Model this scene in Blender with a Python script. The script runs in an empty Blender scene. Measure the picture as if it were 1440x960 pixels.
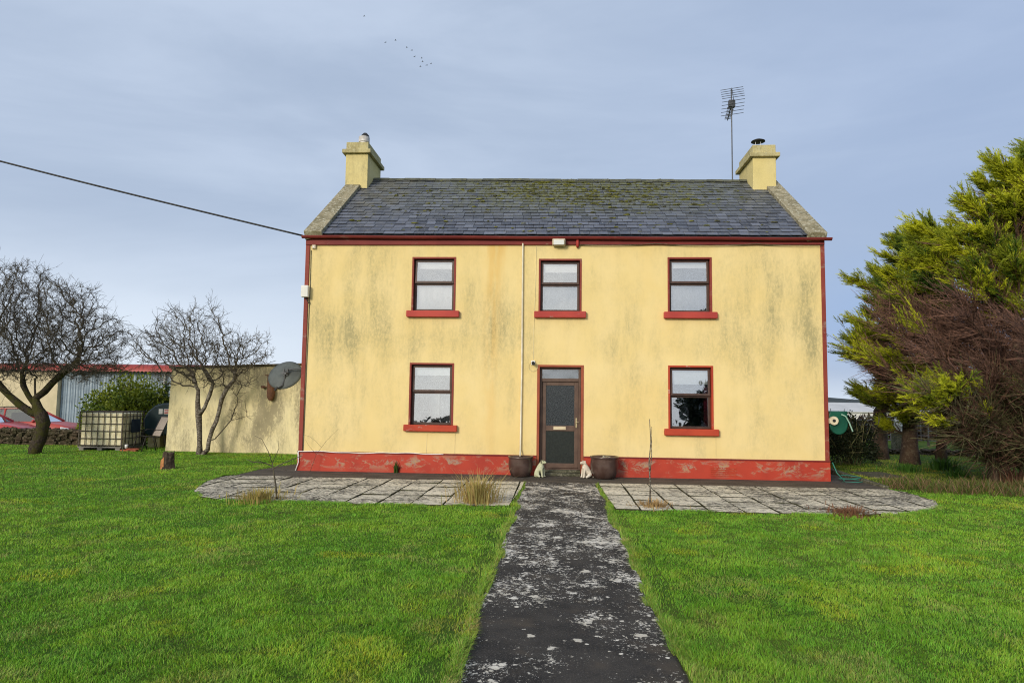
import bpy, bmesh, math, random
import numpy as np
from mathutils import Vector, Matrix
R = math.radians
sc = bpy.context.scene
col = sc.collection
random.seed(7); rng = np.random.default_rng(11)

# ------------------------------------------------------------------ helpers
def tag(o, label=None, cat=None, group=None, kind=None):
    if label: o['label'] = label
    if cat: o['category'] = cat
    if group: o['group'] = group
    if kind: o['kind'] = kind
    return o

def thing(name, loc, label, cat, rz=0, group=None):
    o = bpy.data.objects.new(name, None); col.objects.link(o)
    o.location = loc; o.rotation_euler = (0, 0, rz); o.empty_display_size = .2
    return tag(o, label, cat, group)

def copy_tree(o, parent=None):
    c = o.copy(); col.objects.link(c)
    if parent: c.parent = parent
    for ch in list(o.children): copy_tree(ch, c)
    return c

class MB:
    def __init__(s): s.v = []; s.f = []; s.m = []
    def add(s, vs, fs, mi=0):
        b = len(s.v); s.v += [tuple(p) for p in vs]
        s.f += [tuple(b + i for i in f) for f in fs]; s.m += [mi] * len(fs); return s
    def box(s, x0, x1, y0, y1, z0, z1, mi=0):
        return s.add([(x0,y0,z0),(x1,y0,z0),(x1,y1,z0),(x0,y1,z0),(x0,y0,z1),(x1,y0,z1),(x1,y1,z1),(x0,y1,z1)],
            [(3,2,1,0),(4,5,6,7),(0,1,5,4),(1,2,6,5),(2,3,7,6),(3,0,4,7)], mi)
    def hexa(s, p, mi=0):
        return s.add(p, [(3,2,1,0),(4,5,6,7),(0,1,5,4),(1,2,6,5),(2,3,7,6),(3,0,4,7)], mi)
    def prism(s, poly, axis, lo, hi, mi=0):
        n = len(poly)
        def P(a, b, t): return {'x': (t,a,b), 'y': (a,t,b), 'z': (a,b,t)}[axis]
        vs = [P(a,b,lo) for a,b in poly] + [P(a,b,hi) for a,b in poly]
        fs = [tuple(range(n))[::-1], tuple(range(n, 2*n))] + [(i,(i+1)%n,n+(i+1)%n,n+i) for i in range(n)]
        return s.add(vs, fs, mi)
    def tube(s, pts, r, n=6, mi=0, cap=True):
        pts = [Vector(p) for p in pts]; k = len(pts)
        rs = r if isinstance(r, (list, tuple)) else [r]*k
        vs = []; ref = None
        for i in range(k):
            d = (pts[min(i+1,k-1)] - pts[max(i-1,0)]).normalized()
            if ref is None:
                ref = Vector((0,0,1)) if abs(d.z) < .9 else Vector((1,0,0))
            a = d.cross(ref).normalized(); b = a.cross(d).normalized(); ref = b
            for j in range(n):
                t = 2*math.pi*j/n; vs.append(pts[i] + (a*math.cos(t) + b*math.sin(t))*rs[i])
        fs = [(i*n+j, i*n+(j+1)%n, (i+1)*n+(j+1)%n, (i+1)*n+j) for i in range(k-1) for j in range(n)]
        if cap: fs += [tuple(range(n))[::-1], tuple(range((k-1)*n, k*n))]
        return s.add(vs, fs, mi)
    def lathe(s, prof, n=24, c=(0,0,0), mi=0, sx=1, sy=1):
        vs = []; k = len(prof)
        for r, z in prof:
            for j in range(n):
                t = 2*math.pi*j/n; vs.append((c[0]+r*math.cos(t)*sx, c[1]+r*math.sin(t)*sy, c[2]+z))
        fs = [(i*n+j, i*n+(j+1)%n, (i+1)*n+(j+1)%n, (i+1)*n+j) for i in range(k-1) for j in range(n)]
        fs += [tuple(range(n))[::-1], tuple(range((k-1)*n, k*n))]
        return s.add(vs, fs, mi)
    def blob(s, c, r, n=7, k=4, mi=0, jit=.15):
        vs = []; fs = []
        for i in range(k+1):
            ph = math.pi*i/k
            for j in range(n):
                t = 2*math.pi*j/n; q = 1 + random.uniform(-jit, jit)
                vs.append((c[0]+r[0]*math.sin(ph)*math.cos(t)*q, c[1]+r[1]*math.sin(ph)*math.sin(t)*q, c[2]+r[2]*math.cos(ph)*q))
        for i in range(k):
            for j in range(n): fs.append((i*n+j,(i+1)*n+j,(i+1)*n+(j+1)%n,i*n+(j+1)%n))
        return s.add(vs, fs, mi)
    def build(s, name, mats, parent=None, smooth=False, bevel=0, loc=None, seg=2):
        me = bpy.data.meshes.new(name); me.from_pydata(s.v, [], s.f)
        if not isinstance(mats, (list, tuple)): mats = [mats]
        for m in mats: me.materials.append(m)
        me.polygons.foreach_set('material_index', s.m)
        bm = bmesh.new(); bm.from_mesh(me); bmesh.ops.recalc_face_normals(bm, faces=bm.faces); bm.to_mesh(me); bm.free()
        if smooth: me.polygons.foreach_set('use_smooth', [True]*len(me.polygons))
        me.update()
        o = bpy.data.objects.new(name, me); col.objects.link(o)
        if parent: o.parent = parent
        if loc: o.location = loc
        if bevel:
            b = o.modifiers.new('bevel', 'BEVEL'); b.width = bevel; b.segments = seg; b.limit_method = 'ANGLE'; b.angle_limit = R(35)
        return o

def npmesh(name, V, quads=None, tris=None, mats=(), colors=None, parent=None, smooth=False):
    me = bpy.data.meshes.new(name)
    V = np.asarray(V, np.float32); nq = 0 if quads is None else len(quads); nt = 0 if tris is None else len(tris)
    me.vertices.add(len(V)); me.vertices.foreach_set('co', V.ravel())
    idx = []; tot = []
    if nq: idx.append(np.asarray(quads, np.int32).ravel()); tot.append(np.full(nq, 4, np.int32))
    if nt: idx.append(np.asarray(tris, np.int32).ravel()); tot.append(np.full(nt, 3, np.int32))
    idx = np.concatenate(idx); tot = np.concatenate(tot)
    me.loops.add(len(idx)); me.loops.foreach_set('vertex_index', idx)
    me.polygons.add(len(tot)); st = np.zeros(len(tot), np.int32); st[1:] = np.cumsum(tot)[:-1]
    me.polygons.foreach_set('loop_start', st); me.polygons.foreach_set('loop_total', tot)
    if smooth: me.polygons.foreach_set('use_smooth', np.ones(len(tot), bool))
    for m in mats: me.materials.append(m)
    me.update(calc_edges=True)
    if colors is not None:
        a = me.color_attributes.new('col', 'FLOAT_COLOR', 'POINT')
        c = np.ones((len(V), 4), np.float32); c[:, :3] = colors; a.data.foreach_set('color', c.ravel())
    me.validate()
    o = bpy.data.objects.new(name, me); col.objects.link(o)
    if parent: o.parent = parent
    return o

def vnoise(x, y, seed=0):
    xi = np.floor(x).astype(np.int64); yi = np.floor(y).astype(np.int64); fx = x-xi; fy = y-yi
    def h(a, b):
        n = (a*374761393 + b*668265263 + seed*974711) & 0x7fffffff
        n = ((n ^ (n >> 13))*1274126177) & 0x7fffffff
        return ((n ^ (n >> 16)) & 0xffff)/65535.
    u = fx*fx*(3-2*fx); v = fy*fy*(3-2*fy)
    return (h(xi,yi)*(1-u)+h(xi+1,yi)*u)*(1-v) + (h(xi,yi+1)*(1-u)+h(xi+1,yi+1)*u)*v
def fbm(x, y, seed=0, o=3):
    t = 0; a = 1; s = 0
    for i in range(o): t = t + a*vnoise(x*2**i, y*2**i, seed+i); s += a; a *= .5
    return t/s
def sstep(a, b, x):
    t = np.clip((x-a)/(b-a), 0, 1); return t*t*(3-2*t)

# ------------------------------------------------------------------ materials
class NT:
    def __init__(s, name, rough=.8, spec=.3):
        s.mat = bpy.data.materials.new(name); s.mat.use_nodes = True; s.t = s.mat.node_tree
        s.b = s.t.nodes['Principled BSDF']; s.b.inputs['Roughness'].default_value = rough
        s.b.inputs['Specular IOR Level'].default_value = spec; s.tc = None
    def n(s, k): return s.t.nodes.new(k)
    def L(s, a, b): s.t.links.new(a, b)
    def put(s, sock, v):
        if hasattr(v, 'is_linked') or isinstance(v, bpy.types.NodeSocket): s.L(v, sock)
        elif isinstance(v, (tuple, list)) and len(v) == 3 and sock.type == 'RGBA': sock.default_value = (*v, 1)
        else: sock.default_value = v
    def co(s, scale=(1,1,1), loc=(0,0,0)):
        if s.tc is None: s.tc = s.n('ShaderNodeTexCoord')
        m = s.n('ShaderNodeMapping'); m.inputs['Scale'].default_value = scale; m.inputs['Location'].default_value = loc
        s.L(s.tc.outputs['Object'], m.inputs['Vector']); return m.outputs[0]
    def noise(s, scale, detail=4, rough=.55, vec=None, dist=0):
        n = s.n('ShaderNodeTexNoise'); n.inputs['Scale'].default_value = scale; n.inputs['Detail'].default_value = detail
        n.inputs['Roughness'].default_value = rough; n.inputs['Distortion'].default_value = dist
        s.L(vec if vec is not None else s.co(), n.inputs['Vector']); return n.outputs['Fac']
    def voro(s, scale, vec=None, feature='F1', out='Distance', rnd=1):
        n = s.n('ShaderNodeTexVoronoi'); n.feature = feature; n.inputs['Scale'].default_value = scale; n.inputs['Randomness'].default_value = rnd
        s.L(vec if vec is not None else s.co(), n.inputs['Vector']); return n.outputs[out]
    def ramp(s, f, a, b, lo=0., hi=1.):
        n = s.n('ShaderNodeMapRange'); n.interpolation_type = 'SMOOTHSTEP'; n.inputs[1].default_value = a; n.inputs[2].default_value = b
        n.inputs[3].default_value = lo; n.inputs[4].default_value = hi; s.L(f, n.inputs[0]); return n.outputs[0]
    def math(s, op, a, b=0., c=None):
        n = s.n('ShaderNodeMath'); n.operation = op; s.put(n.inputs[0], a); s.put(n.inputs[1], b)
        if c is not None: s.put(n.inputs[2], c)
        return n.outputs[0]
    def mix(s, f, a, b):
        n = s.n('ShaderNodeMix'); n.data_type = 'RGBA'; s.put(n.inputs[0], f); s.put(n.inputs[6], a); s.put(n.inputs[7], b); return n.outputs[2]
    def attr(s, name='col', out='Color'):
        n = s.n('ShaderNodeAttribute'); n.attribute_name = name; return n.outputs[out]
    def sep(s):
        if s.tc is None: s.co()
        n = s.n('ShaderNodeSeparateXYZ'); s.L(s.tc.outputs['Object'], n.inputs[0]); return n.outputs
    def bump(s, h, strength=.3, dist=.02):
        n = s.n('ShaderNodeBump'); n.inputs['Strength'].default_value = strength; n.inputs['Distance'].default_value = dist
        s.L(h, n.inputs['Height']); s.L(n.outputs[0], s.b.inputs['Normal']); return s
    def color(s, c): s.put(s.b.inputs['Base Color'], c); return s

def simple(name, a, b=None, scale=6, rough=.7, metal=0, bump=.0, bscale=60, spec=.3):
    m = NT(name, rough, spec)
    if b is None: b = tuple(x*.75 for x in a)
    m.color(m.mix(m.ramp(m.noise(scale), .35, .65), a, b)); m.b.inputs['Metallic'].default_value = metal
    if bump: m.bump(m.noise(bscale, 5), bump, .01)
    return m.mat

def wall_mat(name, base, dirt, stains=(), rust=(), amount=.55, seed=0., gain=1.):
    m = NT(name, .9, .15); X = m.sep()
    base2 = tuple(min(1, c*k) for c, k in zip(base, (1.04, 1.06, 1.16)))
    c = m.mix(m.ramp(m.noise(1.1, 3, vec=m.co(loc=(seed,0,0))), .3, .7), base, base2)
    c = m.mix(m.math('MULTIPLY', m.ramp(m.noise(.55, 3, vec=m.co((1,1,.6), (seed+4,0,0))), .45, .75), .35), c, tuple(q*k for q, k in zip(base, (.98,.9,.72))))
    st = m.noise(1., 6, .62, m.co((2.6,1,.62), (seed,0,0)))          # vertical streaks
    br = m.noise(1., 4, .6, m.co((.75,1,.55), (seed+7,0,0)))
    f = m.math('MULTIPLY', m.ramp(st, .36, .80), m.ramp(br, .34, .70))
    fine = m.noise(13., 7, .8, m.co((1.5,1,.7)))
    tot = m.math('MULTIPLY_ADD', m.math('MULTIPLY', m.ramp(m.noise(.8, 6, .7, m.co((1,1,.8), (seed+11,0,2))), .42, .72), m.ramp(fine, .3, .6, .5, 1.)), .26, m.math('MULTIPLY', f, .62))
    for x0, z0, sx, sz, a in stains:
        dx = m.math('POWER', m.math('DIVIDE', m.math('SUBTRACT', X[0], x0), sx), 2.)
        dz = m.math('POWER', m.math('DIVIDE', m.math('SUBTRACT', X[2], z0), sz), 2.)
        g = m.math('EXPONENT', m.math('MULTIPLY', m.math('ADD', dx, dz), -1.))
        g = m.math('MULTIPLY', g, m.ramp(st, .25, .78))
        tot = m.math('MULTIPLY_ADD', g, a, tot)
    tot = m.math('MULTIPLY', tot, m.ramp(fine, .32, .64, .3, 1.2))
    tot = m.math('MINIMUM', m.math('MULTIPLY', tot, gain), .9)
    c = m.mix(m.math('MULTIPLY', tot, amount), c, dirt)
    for x0, z0, sx, sz, a in rust:
        dx = m.math('POWER', m.math('DIVIDE', m.math('SUBTRACT', X[0], x0), sx), 2.)
        dz = m.math('POWER', m.math('DIVIDE', m.math('SUBTRACT', X[2], z0), sz), 2.)
        g = m.math('EXPONENT', m.math('MULTIPLY', m.math('ADD', dx, dz), -1.))
        g = m.math('MULTIPLY', g, m.ramp(m.noise(1., 4, .6, m.co((5,1,.8))), .3, .65))
        c = m.mix(m.math('MULTIPLY', g, a), c, (.68,.38,.07))
    sp = m.ramp(m.noise(38., 3, .8), .68, .76)                          # small flecks
    c = m.mix(m.math('MULTIPLY', sp, .25), c, dirt)
    m.color(c); m.bump(m.math('ADD', m.noise(70., 5, .7), m.math('MULTIPLY', m.noise(3., 3), 2.)), .4, .008)
    return m.mat

YEL = (.765,.603,.272)
M = {}
M['render'] = wall_mat('yellow_render', YEL, (.34,.305,.16), amount=.95,
    stains=[(-4.35,3.9,.55,.9,.8),(-4.9,3.2,.7,.6,.6),(-5.5,3.3,.5,.9,.6),(-1.55,3.2,.35,.9,1.),(-1.05,3.3,.28,.7,.9),(-2.0,4.1,.25,.7,.5),(-2.9,3.1,.9,.35,.5),(-4.2,2.2,.9,.6,.35),
            (4.75,4.15,.5,.75,.9),(5.65,4.2,.22,1.0,1.1),(5.75,3.0,.2,.8,.9),(4.0,3.6,.35,.6,.5),(4.6,3.0,.9,.7,.45),(-.55,3.3,.2,.9,.5),(1.3,2.9,.6,.7,.25)],
    rust=[(-1.45,4.9,.20,1.5,.48),(-1.5,2.2,.16,2.0,.28),(-1.35,5.3,.3,.3,.35)])
M['outrender'] = wall_mat('weathered_render', (.76,.67,.39), (.25,.22,.15), amount=.9, seed=3., gain=1.75,
    stains=[(-8.6,1.2,1.2,1.0,.8),(-8.2,2.3,1.0,.3,.8),(-10.5,2.4,1.2,.3,.8),(-7.2,1.,.6,.9,.5),(-11.5,.4,.6,.5,.5)])
M['chimney'] = wall_mat('chimney_render', (.66,.55,.24), (.27,.24,.14), amount=.8, seed=9., gain=1.6)

def peel_mat(name, red, under, lo, hi, zc=None, amt=1., band=.12, xs=None):
    m = NT(name, .65, .3)
    c = m.mix(m.ramp(m.noise(1.6, 4), .35, .7), red, tuple(q*k for q, k in zip(red, (.8,.72,.8))))
    p = m.ramp(m.noise(2.3, 10, .76, m.co((1,1,1.9)), .5), lo, hi)
    if zc is not None:
        X = m.sep(); d = m.math('DIVIDE', m.math('SUBTRACT', X[2], zc), band)
        p = m.math('MULTIPLY', p, m.math('EXPONENT', m.math('MULTIPLY', m.math('MULTIPLY', d, d), -1.)))
    und = m.mix(m.ramp(m.noise(22., 4), .4, .6), under, (.30,.24,.20))
    c = m.mix(m.math('MULTIPLY', p, amt), c, und)
    c = m.mix(m.math('MULTIPLY', m.ramp(m.noise(9., 5, .7), .62, .72), .3), c, (.10,.03,.025))
    m.color(c); m.bump(m.noise(45., 5), .25, .004); return m.mat
M['plinth'] = peel_mat('red_plinth_paint', (.43,.048,.024), (.38,.28,.15), .505, .59, .25, .85, .15)
M['red'] = peel_mat('red_trim_paint', (.25,.046,.032), (.32,.19,.12), .54, .68, None, .8)
M['redsill'] = peel_mat('red_sill_paint', (.45,.06,.045), (.55,.42,.36), .60, .68, None, .7)
M['redlow'] = peel_mat('orange_red_sill_paint', (.46,.06,.025), (.55,.45,.38), .59, .66, None, .8)
M['gutter'] = peel_mat('gutter_paint', (.20,.030,.026), (.25,.17,.10), .58, .68, None, .55)

def slate_mat():
    m = NT('slate', .5, .45); X = m.sep()
    rnd = m.attr('col', 'Color'); s = m.n('ShaderNodeSeparateColor'); m.L(rnd, s.inputs[0])
    c = m.mix(s.outputs[0], (.046,.053,.074), (.135,.150,.195))
    c = m.mix(m.math('MULTIPLY', m.ramp(m.noise(7., 6, .7), .5, .7), .6), c, (.15,.15,.15))      # lichen bloom
    c = m.mix(m.math('MULTIPLY', m.ramp(m.noise(22., 4, .8), .575, .65), .7), c, (.26,.26,.235))
    up = m.ramp(X[2], 5.8, 7.3)
    side = m.ramp(m.math('ABSOLUTE', m.math('SUBTRACT', X[0], .6)), 1.0, 6.0, 1., .2)
    ms = m.math('MULTIPLY', m.math('MULTIPLY', m.ramp(m.noise(6.5, 7, .75), .39, .55), up), side)
    c = m.mix(m.math('MULTIPLY', ms, .88), c, m.mix(m.ramp(m.noise(14.), .4, .6), (.15,.155,.032), (.085,.085,.03)))
    fr = m.ramp(m.math('ABSOLUTE', m.math('ADD', X[0], 4.6)), .2, 1.0, 1., 0.)                  # green wash below the chimney
    fr = m.math('MULTIPLY', fr, m.math('MULTIPLY', m.ramp(X[2], 5.7, 7.2), m.ramp(m.noise(2.2, 5), .35, .6)))
    c = m.mix(m.math('MULTIPLY', fr, .6), c, (.14,.13,.085))
    m.color(c); m.bump(m.noise(30., 6, .7), .35, .006)
    m.put(m.b.inputs['Roughness'], m.ramp(m.noise(4.), .3, .7, .42, .68)); return m.mat
M['slate'] = slate_mat()
M['moss'] = simple('roof_moss', (.16,.16,.03), (.08,.085,.02), 9, .95, bump=.6, bscale=60)
M['moss2'] = simple('dull_roof_moss', (.085,.085,.03), (.05,.05,.025), 9, .95, bump=.6, bscale=60)
def lichen_stone(name, base, dark, white, a=.5):
    m = NT(name, .92, .15)
    c = m.mix(m.ramp(m.noise(3.5, 6, .65), .38, .62), base, dark)
    c = m.mix(m.ramp(m.noise(11., 6, .75), .52, .6), c, white)
    c = m.mix(m.math('MULTIPLY', m.ramp(m.noise(24., 5, .8), .52, .6), a), c, tuple(q*.4 for q in dark))
    m.color(c); m.bump(m.noise(40., 6, .7), .5, .01); return m.mat
M['coping'] = lichen_stone('coping_stone', (.34,.30,.20), (.21,.185,.115), (.46,.44,.34), .7)
M['cap'] = lichen_stone('chimney_cap', (.52,.455,.235), (.36,.315,.165), (.50,.46,.28), .3)
M['ridge'] = lichen_stone('ridge_tile', (.12,.125,.10), (.07,.075,.06), (.15,.15,.09), .5)
M['brown'] = simple('brown_frame', (.075,.038,.027), (.05,.026,.02), 8, .45, spec=.4)
M['doorbrown'] = simple('door_frame_brown', (.115,.070,.050), (.085,.05,.037), 6, .45, spec=.4)
M['doorred'] = peel_mat('door_surround_paint', (.33,.085,.04), (.35,.22,.15), .62, .72, None, .6)
M['white'] = simple('white_plastic', (.78,.78,.76), (.66,.66,.62), 3, .5)
M['cream'] = simple('cream_plastic', (.70,.62,.46), (.56,.48,.34), 5, .5)
M['pipe'] = simple('cream_pipe', (.76,.71,.58), (.64,.58,.44), 4, .6)
M['blind'] = simple('white_blind', (.90,.93,.94), (.87,.90,.92), 2, .8)
M['curtain'] = simple('net_curtain', (.30,.32,.36), (.25,.27,.31), 2, .9)
M['curtain2'] = simple('cream_curtain', (.88,.87,.84), (.80,.79,.76), 3, .9)
M['maroon'] = simple('maroon_curtain', (.22,.025,.05), (.15,.02,.04), 3, .9)
M['black'] = simple('black_rubber', (.018,.018,.018), (.03,.03,.03), 8, .55)
M['room'] = simple('room_plaster', (.22,.21,.20), (.16,.155,.15), 2, .9)
M['brass'] = simple('pale_brass', (.62,.52,.32), (.5,.4,.24), 5, .35, .8)
M['letter'] = simple('cream_letter_plate', (.66,.56,.38), (.54,.45,.3), 5, .4, .2)
M['steel'] = simple('galvanised_steel', (.52,.53,.54), (.40,.41,.42), 9, .42, .75)
M['pot_white'] = simple('pale_cowl', (.66,.64,.64), (.46,.44,.43), 6, .6)
M['alu'] = simple('dull_aluminium', (.11,.115,.125), (.07,.075,.085), 8, .5, .3)
M['oldconc'] = lichen_stone('step_concrete', (.13,.125,.085), (.07,.07,.045), (.2,.19,.14), .5)

def glass(name, refl=.25, tint=(.75,.79,.80), wav=.004, rough=0.0):
    m = bpy.data.materials.new(name); m.use_nodes = True; t = m.node_tree; t.nodes.clear()
    o = t.nodes.new('ShaderNodeOutputMaterial'); mx = t.nodes.new('ShaderNodeMixShader'); tr = t.nodes.new('ShaderNodeBsdfTransparent')
    g = t.nodes.new('ShaderNodeBsdfGlossy'); g.inputs['Roughness'].default_value = rough; g.inputs['Color'].default_value = (.80,.85,.90,1); tr.inputs['Color'].default_value = (*tint, 1)
    fr = t.nodes.new('ShaderNodeFresnel'); fr.inputs['IOR'].default_value = 1.5
    ad = t.nodes.new('ShaderNodeMath'); ad.inputs[1].default_value = refl; t.links.new(fr.outputs[0], ad.inputs[0])
    nz = t.nodes.new('ShaderNodeTexNoise'); nz.inputs['Scale'].default_value = 2.2; nz.inputs['Detail'].default_value = 1
    tc = t.nodes.new('ShaderNodeTexCoord'); t.links.new(tc.outputs['Object'], nz.inputs['Vector'])
    b = t.nodes.new('ShaderNodeBump'); b.inputs['Strength'].default_value = 1; b.inputs['Distance'].default_value = wav
    t.links.new(nz.outputs['Fac'], b.inputs['Height']); t.links.new(b.outputs[0], g.inputs['Normal'])
    t.links.new(ad.outputs[0], mx.inputs[0]); t.links.new(tr.outputs[0], mx.inputs[1]); t.links.new(g.outputs[0], mx.inputs[2]); t.links.new(mx.outputs[0], o.inputs[0])
    return m
M['glass'] = glass('window_glass', .28, (1,1,1))
M['glasslow'] = glass('ground_floor_glass', .30, (.97,.99,1))
def obscure():
    m = NT('obscure_glass', .22, .6)
    m.color(m.mix(m.ramp(m.noise(42., 3), .4, .6), (.012,.016,.021), (.034,.042,.050)))
    m.bump(m.noise(60., 2, .5, None, 1.5), .35, .006); return m.mat
M['obscure'] = obscure()

# ------------------------------------------------------------------ layout of the hard surfaces
PATL = [(-.64,-1.3),(-6.85,-1.3),(-7.0,-1.45),(-6.85,-2.6),(-6.42,-3.7),(-5.95,-4.38),(-5.2,-4.72),(-3.4,-4.76),(-.75,-4.60),(-.66,-2.6)]
PATR = [(.87,-1.2),(.90,-3.0),(.95,-4.62),(2.4,-4.68),(4.6,-4.72),(5.7,-4.36),(6.4,-3.6),(6.72,-2.9),(6.8,-2.1),(6.62,-1.2)]
def inpoly(x, y, P):
    r = np.zeros(np.shape(x), bool); n = len(P)
    for i in range(n):
        x0,y0 = P[i]; x1,y1 = P[(i+1)%n]
        if y0 == y1: continue
        c = ((y0 > y) != (y1 > y)) & (x < (x1-x0)*(y-y0)/(y1-y0)+x0); r ^= c
    return r
def pl(y): return -.615 + .02*np.sin(y*2.1) + .012*np.sin(y*5.3+1) - .0*y
def pr(y): return .825 + .02*np.sin(y*1.7+2) + .014*np.sin(y*4.7)
def hard(x, y):
    h = (x > pl(y)) & (x < pr(y)) & (y < -1.0)
    h |= inpoly(x, y, PATL) | inpoly(x, y, PATR)
    h |= (x > -6.85+.25*np.clip(y,0,2)) & (x < 6.72) & (y > -1.35) & (y < 1.6)
    h |= (x > -6.0) & (x < 6.7) & (y > -.1) & (y < 7.5)
    h |= (x > -11.8) & (x < -5.8) & (y > 4.75 + (x+11.7)*(-.1)) & (y < 10)
    h |= (x > 7.3) & (x < 8.2) & (y > 1.0) & (y < 2.3)
    return h
def terrain(x, y):
    z = .018*(fbm(x*1.3, y*1.3, 5, 2)-.5)*2
    z = z + .05*(fbm(x*.25, y*.25, 9, 2)-.5)
    z = z*np.clip((np.hypot(x, y+2)-1)/6, .35, 1)
    z = z - .38*sstep(6.4, 8.2, y)*sstep(12.8, 14.0, -x)
    z = z - 2.6*sstep(20, 75, y)*sstep(0, 12, x)
    d = np.hypot(x, y); z = z + sstep(120, 900, d)*6*(fbm(x*.004, y*.004, 2, 2)-.5)
    return z

# ------------------------------------------------------------------ ground, path, patios
def axis(lo, hi, step, far):
    a = list(np.arange(lo, hi+step/2, step)); d = step; b = hi
    while b < far: d *= 1.35; b += d; a.append(b)
    d = step; b = lo
    while b > -far: d *= 1.35; b -= d; a.insert(0, b)
    return np.array(a)
gx = axis(-22, 20, .16, 3500); gy = axis(-18, 14, .16, 3500)
GX, GY = np.meshgrid(gx, gy); GZ = terrain(GX, GY)
GZ = np.where(hard(GX, GY), -.05, GZ)
nx, ny = len(gx), len(gy); ii = (np.arange(ny-1)[:,None]*nx + np.arange(nx-1)[None,:]).ravel()
m = NT('grass_ground', .95, .1)
fieldc = m.mix(m.ramp(m.noise(.35, 5), .4, .62), (.055,.12,.014), (.10,.15,.022))
fieldc = m.mix(m.math('MULTIPLY', m.ramp(m.noise(2.4, 6, .7), .5, .66), .7), fieldc, (.05,.045,.02))
m.color(fieldc); m.bump(m.noise(28., 6, .75), .8, .03)
g = npmesh('ground', np.stack([GX.ravel(), GY.ravel(), GZ.ravel()], 1), quads=np.stack([ii, ii+1, ii+nx+1, ii+nx], 1), mats=[m.mat], smooth=True)
tag(g, 'grassy ground sheet under the lawns and fields', 'ground', kind='structure')

def path_mat():
    m = NT('lichened_concrete_path', .88, .25)
    c = m.mix(m.ramp(m.noise(1.7, 6, .65), .36, .64), (.019,.018,.018), (.050,.045,.040))
    c = m.mix(m.math('MULTIPLY', m.ramp(m.noise(95., 3, .8),  .52, .64), .6), c, (.13,.12,.105))     # aggregate grains
    c = m.mix(m.math('MULTIPLY', m.ramp(m.noise(120., 2, .8, m.co(loc=(5,2,0))), .56, .64), .8), c, (.012,.011,.011))
    c = m.mix(m.math('MULTIPLY', m.ramp(m.noise(2.3, 5, .6, m.co(loc=(9,1,0))), .5, .7), .5), c, (.095,.075,.055))
    br = m.ramp(m.noise(1.3, 8, .78, m.co(loc=(2,3,0))), .42, .58)                                   # where lichen is dense
    X = m.sep(); far = m.ramp(X[1], -11.8, -7.5, .5, 1.)
    wob = m.noise(9., 5, .7)
    big = m.math('MULTIPLY', m.math('SUBTRACT', m.noise(1.1, 5, .68, m.co((1.3,.9,1), (4,7,0))), .5), 1.5)
    mid = m.math('MULTIPLY', m.math('SUBTRACT', m.noise(3.1, 4, .6, m.co(loc=(1,9,0))), .5), .55)
    bias = m.math('ADD', m.math('ADD', big, mid), m.math('MULTIPLY', m.math('SUBTRACT', far, .86), .42)); tot = None
    for sc_, dt_, rg, thr, a in ((4.2, 9, .72, .618, .95), (9., 9, .74, .600, .97), (19., 9, .76, .590, .97), (40., 6, .74, .590, .95)):
        q = m.math('MULTIPLY_ADD', bias, .30, m.noise(sc_, dt_, rg, m.co((1,.9,1), (sc_,3,0))))
        f = m.math('MULTIPLY', m.ramp(q, thr, thr+.014), a); tot = f if tot is None else m.math('MAXIMUM', tot, f)
    for sc_, lo, hi, keep, a in ((2.4, .25, .17, .62, .95), (6., .29, .20, .62, .95), (13., .33, .24, .60, .95)):
        n = m.n('ShaderNodeTexVoronoi'); n.inputs['Scale'].default_value = sc_; m.L(m.co(loc=(sc_, 1, 0)), n.inputs['Vector'])
        s = m.n('ShaderNodeSeparateColor'); m.L(n.outputs['Color'], s.inputs[0])
        d = m.math('ADD', n.outputs['Distance'], m.math('MULTIPLY', m.math('SUBTRACT', wob, .5), 1.0)); d = m.math('ADD', d, m.math('MULTIPLY', s.outputs[1], .14))
        k = m.ramp(m.math('MULTIPLY_ADD', bias, .5, s.outputs[0]), 1.05-keep*.55, 1.10-keep*.55)
        tot = m.math('MAXIMUM', tot, m.math('MULTIPLY', m.math('MULTIPLY', m.ramp(d, lo, hi), k), a))
    tot = m.math('MULTIPLY', tot, m.ramp(m.noise(60., 4, .8), .3, .5, .72, 1.))
    lic = m.mix(m.ramp(m.noise(5.), .4, .6), (.62,.57,.47), (.78,.73,.63))
    m.color(m.mix(tot, c, lic))
    m.bump(m.math('ADD', m.noise(75., 5, .8), m.math('MULTIPLY', tot, .6)), .7, .008); return m.mat
M['path'] = path_mat()
ys = np.arange(-24, -1.29, .1); vs = []; fs = []
for i, y in enumerate(ys):
    a = float(pl(y)) + random.uniform(-.012,.012); b = float(pr(y)) + random.uniform(-.012,.012)
    y = float(y); z = .012 + .004*math.sin(y*1.3)
    vs += [(a-.01,y,-.12),(a,y,z-.006),(a+.02,y,z),(b-.02,y,z),(b,y,z-.006),(b+.01,y,-.12)]
    if i:
        for k in range(5): fs.append(((i-1)*6+k,(i-1)*6+k+1,i*6+k+1,i*6+k))
tag(MB().add(vs, fs).build('path', M['path'], smooth=False), 'straight dark concrete path spotted with pale lichen leading to the front door', 'path', kind='structure')

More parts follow.
